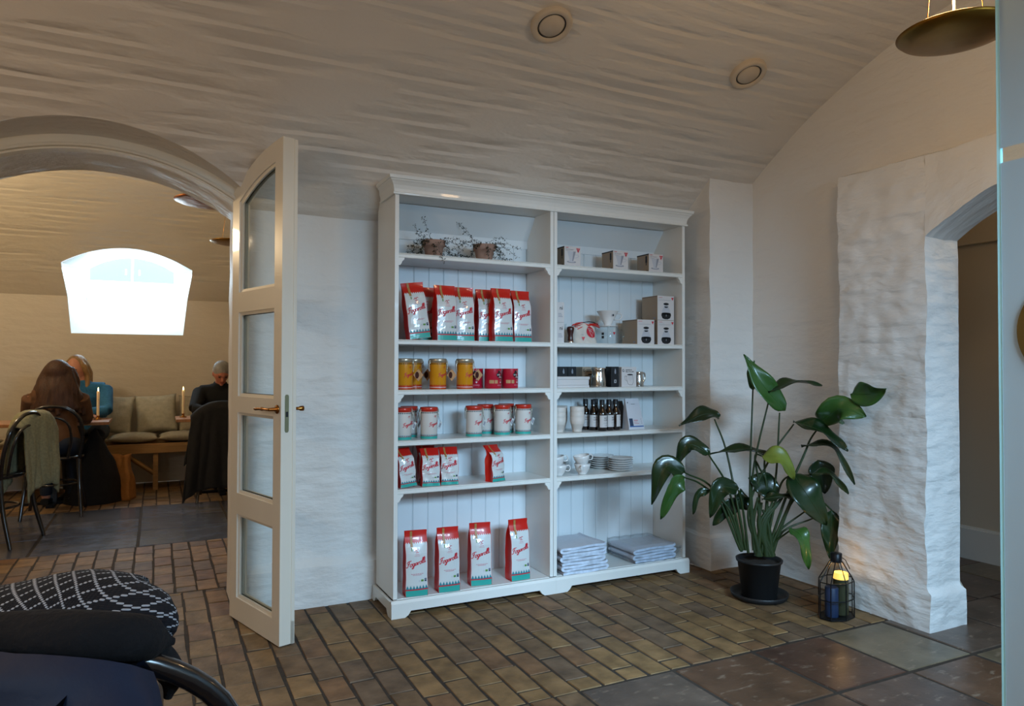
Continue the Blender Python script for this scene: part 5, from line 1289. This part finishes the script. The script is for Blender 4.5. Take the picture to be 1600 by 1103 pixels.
# ------------------------------------------------------------------ people
m_skin = noisy(M('skin', '#b98268', .5), 12, .06, .1); m_skin.node_tree.nodes['Principled BSDF'].inputs['Subsurface Weight'].default_value = .1
m_skin2 = noisy(M('ruddy_skin', '#b0705a', .5), 12, .06, .1)
m_hairb = noisy(M('brown_hair', '#3f2413', .55), 5, .35, .8, .006, 22, (9, 9, 1.2), 'obj'); m_hairl = noisy(M('blonde_hair', '#8f7148', .5), 5, .35, .8, .006, 22, (9, 9, 1.2), 'obj'); m_hairg = noisy(M('grey_hair', '#8c8a86', .6), 14, .3, .8, .004, 50)
m_blue = noisy(M('blue_knit', '#27618a', .95), 50, .15, .8, .004, 120); m_brown = noisy(M('brown_fabric', '#5d3e26', .9), 20, .12, .5, .003, 60); m_dark = noisy(M('charcoal_jumper', '#0f1216', .9), 30, .12, .5, .003, 80)
m_jean = noisy(M('dark_trousers', '#14161c', .85), 20, .1, .3); m_shoe = M('black_shoe', (.01, .01, .01), .5); m_eye = M('eye_dark', '#1a1210', .3); m_lip = M('lips', '#9a4a44', .5); m_tro = noisy(M('dark_jeans', '#1b2434', .85), 20, .1, .3)
RM = lambda v, s_=4: [('REMESH', dict(mode='VOXEL', voxel_size=v, use_smooth_shade=True)), ('SMOOTH', dict(factor=.5, iterations=s_))]
def person(label, hip, neck, head, face, shl, shr, elbl, elbr, hal, har, knl, knr, ftl, ftr, skin, top, legs, grow=1.0):
    V = Vector; t = thing('person', label, 'person', (hip[0], hip[1], 0)); O = V((hip[0], hip[1], 0))
    g = lambda p: V(p)-O
    hip, neck, head, shl, shr, elbl, elbr, hal, har, knl, knr, ftl, ftr = map(g, (hip, neck, head, shl, shr, elbl, elbr, hal, har, knl, knr, ftl, ftr)); face = V(face).normalized()
    side = face.cross(V((0, 0, 1))).normalized(); up = side.cross(face).normalized()
    HM = Matrix((side, -face, up)).transposed()     # columns side, back, up
    b = MB()
    def limb(m_, pts, rad, mat, n_=14): m_.tube(bez(pts, 6), None or [rad[0]+(rad[-1]-rad[0])*i/(6*(len(pts)-1)) if len(rad) == 2 else rad[min(i//6, len(rad)-2)]+(rad[min(i//6, len(rad)-2)+1]-rad[min(i//6, len(rad)-2)])*((i % 6)/6) if i < 6*(len(rad)-1) else rad[-1] for i in range(6*(len(pts)-1)+1)], mat, n_)
    def torso(m_, s_, mat):
        ax = (neck-hip); rings = []
        prof = [(0, .165, .115), (.12, .165, .118), (.35, .140, .105), (.6, .155, .115), (.8, .175, .110), (.92, .150, .085), (1.0, .075, .065)]
        sd_ = (shr-shl).normalized(); bk = sd_.cross(ax.normalized())
        for q, a, d in prof:
            c = hip+ax*q; rings.append([c+sd_*math.cos(2*PI*i/20)*a*s_*grow+bk*math.sin(2*PI*i/20)*d*s_*grow for i in range(20)])
        m_.loft(rings, mat)
    torso(b, .88, skin)
    limb(b, [neck-V((0, 0, .03)), (neck+head)/2, head-up*.03], [.056, .050, .052], skin)
    b.ell(head+up*.01, (.074, .092, .108), skin, 24, 16, HM); b.ell(head+face*.022-up*.052, (.052, .062, .060), skin, 18, 12, HM)
    b.ell(head+face*.075-up*.095*.9, (.020, .018, .018), skin, 12, 8, HM)
    b.tube([head+face*.088+up*.012, head+face*.108-up*.022, head+face*.092-up*.032], [.009, .014, .012], skin, 8)
    b.tube([head+face*.080+up*.028-side*.035, head+face*.090+up*.030, head+face*.080+up*.028+side*.035], .009, skin, 8)
    for s_ in (-1, 1): b.ell(head+side*s_*.076-face*.005-up*.01, (.010, .020, .032), skin, 10, 8, HM)
    for sh, el, ha in ((shl, elbl, hal), (shr, elbr, har)):
        limb(b, [sh, el], [.046, .038], skin); limb(b, [el, ha], [.038, .025], skin)
        d = (ha-el).normalized(); sx_ = d.cross(V((0, 0, 1))).normalized(); un = sx_.cross(d)
        pal = ha+d*.045; b.ell(pal, (.036, .050, .016), skin, 14, 10, Matrix((sx_, d, un)).transposed())
        for k_, (o_, L_) in enumerate(((-.027, .060), (-.009, .072), (.009, .068), (.026, .052))):
            p0 = pal+sx_*o_+d*.035; b.tube([p0, p0+d*L_*.5-un*.004, p0+d*L_*.85-un*.018], [.0085, .008, .007], skin, 8)
        p0 = pal-sx_*.030*(1 if sh is shl else -1)-d*.015; b.tube([p0, p0-sx_*.022*(1 if sh is shl else -1)+d*.022, p0-sx_*.026*(1 if sh is shl else -1)+d*.048], [.011, .009, .008], skin, 8)
    sd_ = (shr-shl).normalized()
    for s_, kn, ft in ((-1, knl, ftl), (1, knr, ftr)):
        hp = hip+sd_*s_*.085-V((0, 0, .02)); limb(b, [hp, kn], [.078, .054], skin); limb(b, [kn, ft], [.052, .034], skin)
    b.build('body', t, mods=RM(.0085, 3))
    c = MB(); torso(c, 1.06, top)
    for sh, el, ha in ((shl, elbl, hal), (shr, elbr, har)): limb(c, [neck-V((0, 0, .05)), sh], [.070, .068], top); limb(c, [sh, el], [.070, .056], top); limb(c, [el, ha+(el-ha).normalized()*.01], [.056, .036], top)
    limb(c, [neck-V((0, 0, .05)), neck+(head-neck)*.30], [.075, .064], top)
    c.build('jumper', t, mods=RM(.011, 5))
    c = MB()
    for s_, kn, ft in ((-1, knl, ftl), (1, knr, ftr)):
        hp = hip+sd_*s_*.085-V((0, 0, .01)); c.ell(hip+sd_*s_*.07, (.115, .13, .10), legs, 16, 10); limb(c, [hp, kn], [.098, .068], legs); limb(c, [kn, ft+V((0, 0, .03))], [.066, .046], legs)
    c.build('trousers', t, mods=RM(.012, 4))
    for ft in (ftl, ftr):
        fd = V((face.x, face.y, 0)).normalized(); c = MB(); c.tube([V((ft.x, ft.y, .040))-fd*.05, V((ft.x, ft.y, .045)), V((ft.x, ft.y, .036))+fd*.08, V((ft.x, ft.y, .028))+fd*.15], [.032, .040, .036, .022], m_shoe, 12, flat=.85)
        for p in c.v: p.z = max(p.z, .003)
        c.build('shoe', t)
    for s_ in (-1, 1):
        e = MB(); e.ell(head+side*s_*.030+face*.084+up*.010, (.013, .008, .006), m_eye, 12, 8, HM); e.build('eye', t)
        e = MB(); e.tube([head+side*s_*.016+face*.094+up*.030, head+side*s_*.046+face*.086+up*.030], .0035, m_eye, 6); e.build('eyebrow', t)
    e = MB(); e.tube([head-side*.020+face*.082-up*.058, head+face*.090-up*.059, head+side*.020+face*.082-up*.058], .005, m_lip, 6); e.build('mouth', t)
    return t, head, HM, side, face, up
# woman in blue, facing the camera
t, hd, HM, sd_, fc, up = person('woman with shoulder-length fair hair in a blue jumper, leaning on the table with folded arms', (-1.60, 4.66, .58), (-1.63, 4.50, 1.035), (-1.690, 4.46, 1.175), (-.35, -1, -.42),
    (-1.79, 4.50, .975), (-1.455, 4.47, .985), (-1.83, 4.28, .79), (-1.43, 4.24, .785), (-1.60, 4.17, .765), (-1.66, 4.12, .785), (-1.72, 4.22, .56), (-1.50, 4.22, .56), (-1.72, 4.26, .06), (-1.50, 4.26, .06), m_skin, m_blue, m_jean)
h = MB(); h.ell(hd-fc*.030+up*.030, (.088, .092, .100), m_hairl, 24, 14, HM)
for s_ in (-1, 1):
    h.tube([hd+up*.10-fc*.0+sd_*s_*.02, hd+sd_*s_*.080+up*.04+fc*.015, hd+sd_*s_*.090-up*.06, hd+sd_*s_*.085-up*.16+fc*.04, hd+sd_*s_*.07-up*.24+fc*.06], [.026, .026, .026, .027, .015], m_hairl, 12)
    h.tube([hd-fc*.06+sd_*s_*.04+up*.02, hd-fc*.085+sd_*s_*.05-up*.08, hd-fc*.06+sd_*s_*.06-up*.20], [.05, .05, .03], m_hairl, 12)
h.build('hair', t, mods=RM(.009, 4))
# woman in brown, back to the camera
t, hd, HM, sd_, fc, up = person('woman with long wavy brown hair in a brown top, back to the camera', (-1.75, 3.58, .565), (-1.755, 3.62, 1.00), (-1.745, 3.64, 1.125), (.15, 1, -.10),
    (-1.585, 3.60, .945), (-1.925, 3.60, .945), (-1.545, 3.72, .76), (-1.965, 3.72, .76), (-1.64, 3.92, .755), (-1.85, 3.92, .755), (-1.66, 3.98, .52), (-1.86, 3.98, .52), (-1.66, 3.98, .06), (-1.86, 3.98, .06), m_skin, m_brown, m_tro)
h = MB(); h.ell(hd-fc*.025+up*.025, (.100, .105, .108), m_hairb, 24, 14, HM)
rh = random.Random(2)
for k in range(17):
    a = PI*(k/16); ox = math.cos(a)*.095; oy = -math.sin(a)*.085; r0 = rh.uniform(.022, .034); ln = rh.uniform(.26, .34)
    pts = [hd+sd_*ox*.8+fc*oy*.8+up*.06]+[hd+sd_*(ox*(1+.25*q)+.010*math.sin(q*2.3+k*1.7))+fc*(oy*(1+.18*q)-.02*(q > 1))+V3 for q, V3 in ((1, Vector((0, 0, -.04))), (2, Vector((0, 0, -.12))), (3, Vector((0, 0, -.20))), (4, Vector((0, 0, -ln))))]
    h.tube(bez(pts, 4), [r0*(1.15-.035*i) for i in range(17)], m_hairb, 10)
h.build('hair', t, mods=RM(.010, 3))
# man reading on the right
t, hd, HM, sd_, fc, up = person('grey-haired man in a dark jumper, looking down at the table behind the black coat', (-.40, 4.70, .58), (-.44, 4.50, 1.01), (-.435, 4.40, 1.135), (.10, -1, -.75),
    (-.625, 4.53, .945), (-.205, 4.53, .945), (-.685, 4.30, .785), (-.14, 4.30, .785), (-.50, 4.16, .760), (-.30, 4.16, .760), (-.50, 4.28, .56), (-.30, 4.28, .56), (-.50, 4.30, .06), (-.30, 4.30, .06), m_skin2, m_dark, m_jean, 1.12)
h = MB(); h.ell(hd-fc*.010+up*.045, (.084, .092, .084), m_hairg, 24, 14, HM); h.ell(hd-fc*.045-up*.01, (.078, .060, .075), m_hairg, 20, 12, HM)
h.build('hair', t, mods=RM(.008, 3))
m = MB(); m.box(-.11, .11, -.08, .08, 0, .006, m_card); m.box(-.105, .0, -.075, .075, .006, .009, m_lab); tag(m.build('magazine', loc=(-.52, 4.02, .7225), rot=(0, 0, .2)), 'open white pages lying on the man\'s table', 'magazine')
m = MB(); m.lathe([(.001, 0), (.06, 0), (.085, .010), (.083, .011), (.058, .003), (.001, .002)], m_porc, n=28, cap=False); tag(m.build('plate', loc=(-1.62, 3.96, .7225)), 'white plate on the women\'s table in front of the candle', 'plate')
# ------------------------------------------------------------------ foreground chair with coat and knitted scarf
fc_ = chair(-1.115, -2.145, 0, 'black bentwood chair in the lower left corner buried under coat and scarf'); fc_['group'] = 'black bentwood cafe chairs'
m_navy_c = noisy(M('navy_puffer', '#0f1e38', .62, coat=.0), 3, .25, .5, .02, 6); m_blk_c = noisy(M('black_fleece', (.006, .006, .008), .95), 40, .2, .7, .004, 120)
D0 = .86
def fp_(x, y, d=D0): return atd(x, y, d)
m = MB()
def puff(u, v):
    xl, xr = -190+30*v, 236+14*v*3
    px = xl+(xr-xl)*u; py = 1012+390*v-16*math.sin(PI*u); ed = abs(2*u-1)
    q = fp_(px, py+40*ed**4, D0-.07-.05*math.sin(PI*min(1, v*1.4))); q += noise.noise_vector(q*5)*.02; q.y -= .028*abs(math.sin(v*9+u*1.5))**.6*(1-ed**4)
    return q
m.surf(puff, 40, 40, m_navy_c)
m.surf(lambda u, v: puff(1-u, v)+Vector((0, .09*(1-abs(2*u-1)**4)+.012, 0)), 40, 40, m_navy_c)
tag(m.build('coat', mods=[('WELD', dict(merge_threshold=.02))]), 'navy padded coat hanging over the foreground chair', 'coat')
m = MB(); P_ = bez([fp_(-150, 1012, D0-.05), fp_(-20, 1000, D0-.06), fp_(90, 992, D0-.06), fp_(180, 997, D0-.05), fp_(235, 1002, D0-.02), fp_(276, 1003, D0)], 6)
m.tube(P_, [.024, *[.026]*22, .026, .025, .022, .018, .014, .010, .006, .004][:len(P_)]+[.004]*(max(0, len(P_)-31)), m_blk_c, 16)
for i, p in enumerate(m.v): m.v[i] = p+noise.noise_vector(p*12)*.008
m.tube(bez([fp_(225, 1005, D0), fp_(255, 1030, D0), fp_(268, 1060, D0), fp_(262, 1090, D0)], 5), [.016]*10+[.014, .012, .010, .008, .006, .005], m_blk_c, 10)
tag(m.build('fleece_lining'), 'black fleece bundle between the knitted scarf and the navy coat', 'fleece')
# knitted scarf: diamond lattice of pale stitches on navy black
m_knit = M('diamond_knit', '#10131c', .95); bn = m_knit.node_tree.nodes['Principled BSDF']
tc = N(m_knit, 'ShaderNodeTexCoord'); sp_ = N(m_knit, 'ShaderNodeSeparateXYZ'); L(m_knit, tc, 'UV', sp_, 0)
def mth(op, a, b=None, v=None):
    n_ = N(m_knit, 'ShaderNodeMath', operation=op)
    if isinstance(a, tuple): L(m_knit, a[0], a[1], n_, 0)
    else: n_.inputs[0].default_value = a
    if b is not None:
        if isinstance(b, tuple): L(m_knit, b[0], b[1], n_, 1)
        else: n_.inputs[1].default_value = b
    return (n_, 0)
U_ = mth('MULTIPLY', (sp_, 'X'), 340.0); V_ = mth('MULTIPLY', (sp_, 'Y'), 340.0)     # stitches
iu = mth('FLOOR', U_); iv = mth('FLOOR', V_)
s1 = mth('PINGPONG', mth('ADD', iu, iv), 4.0); s2 = mth('PINGPONG', mth('SUBTRACT', iu, iv), 4.0)
ln_ = mth('MAXIMUM', mth('LESS_THAN', s1, .5), mth('LESS_THAN', s2, .5))
du = mth('ABSOLUTE', mth('SUBTRACT', mth('FRACT', U_), .5)); dv = mth('ABSOLUTE', mth('SUBTRACT', mth('FRACT', V_), .5))
dot = mth('LESS_THAN', mth('ADD', mth('MULTIPLY', du, du), mth('MULTIPLY', dv, dv)), .34)
mk = mth('MULTIPLY', ln_, dot)
mx = N(m_knit, 'ShaderNodeMix', data_type='RGBA'); L(m_knit, mk[0], 0, mx, 0); mx.inputs[6].default_value = (*hexc('#10131c'), 1); mx.inputs[7].default_value = (*hexc('#aeb3bd'), 1); L(m_knit, mx, 2, bn, 'Base Color')
bp = N(m_knit, 'ShaderNodeBump'); bp.inputs['Strength'].default_value = .6; bp.inputs['Distance'].default_value = .002; hh_ = mth('ADD', du, dv); L(m_knit, hh_[0], 0, bp, 'Height'); L(m_knit, bp, 0, bn, 'Normal')
m = MB(); P_ = bez([fp_(-190, 996, D0+.04), fp_(-60, 966, D0+.04), fp_(40, 948, D0+.04), (fp_(130, 943, D0+.04)), fp_(195, 950, D0+.04), fp_(238, 962, D0+.06), fp_(262, 972, D0+.07)], 8)
K = len(P_); acc = 0; nr_ = 24; rings = []; uvs = []
for i, c in enumerate(P_):
    if i: acc += (P_[i]-P_[i-1]).length
    e = 1-.55*max(0, (i-K*.72)/(K*.28))**2; ry, rz_ = .078*e, .033*e; tg = (P_[min(i+1, K-1)]-P_[max(i-1, 0)]).normalized(); upn = Vector((0, 0, 1))-tg*tg.z; upn.normalize(); sdn = tg.cross(upn)
    for k in range(nr_+1):
        a = 2*PI*k/nr_; q = c+sdn*math.cos(a)*ry+upn*math.sin(a)*rz_; q += noise.noise_vector(q*9)*.010; rings.append(q); uvs.append((acc, a*.053))
m.add(rings, [(i*(nr_+1)+k, i*(nr_+1)+k+1, (i+1)*(nr_+1)+k+1, (i+1)*(nr_+1)+k) for i in range(K-1) for k in range(nr_)], m_knit, True, uvs)
o_ = len(P_)-1; endr = rings[-(nr_+1):-1]; cen = sum(endr, Vector())/len(endr)+Vector((.012, 0, -.004))
m.add([cen]+endr, [(0, 1+i, 1+(i+1) % nr_) for i in range(nr_)], m_knit, True, [(acc+.02, 0)]+uvs[-(nr_+1):-1])
tag(m.build('knitted_scarf'), 'black and white diamond-patterned knitted scarf on top of the foreground coat', 'scarf')
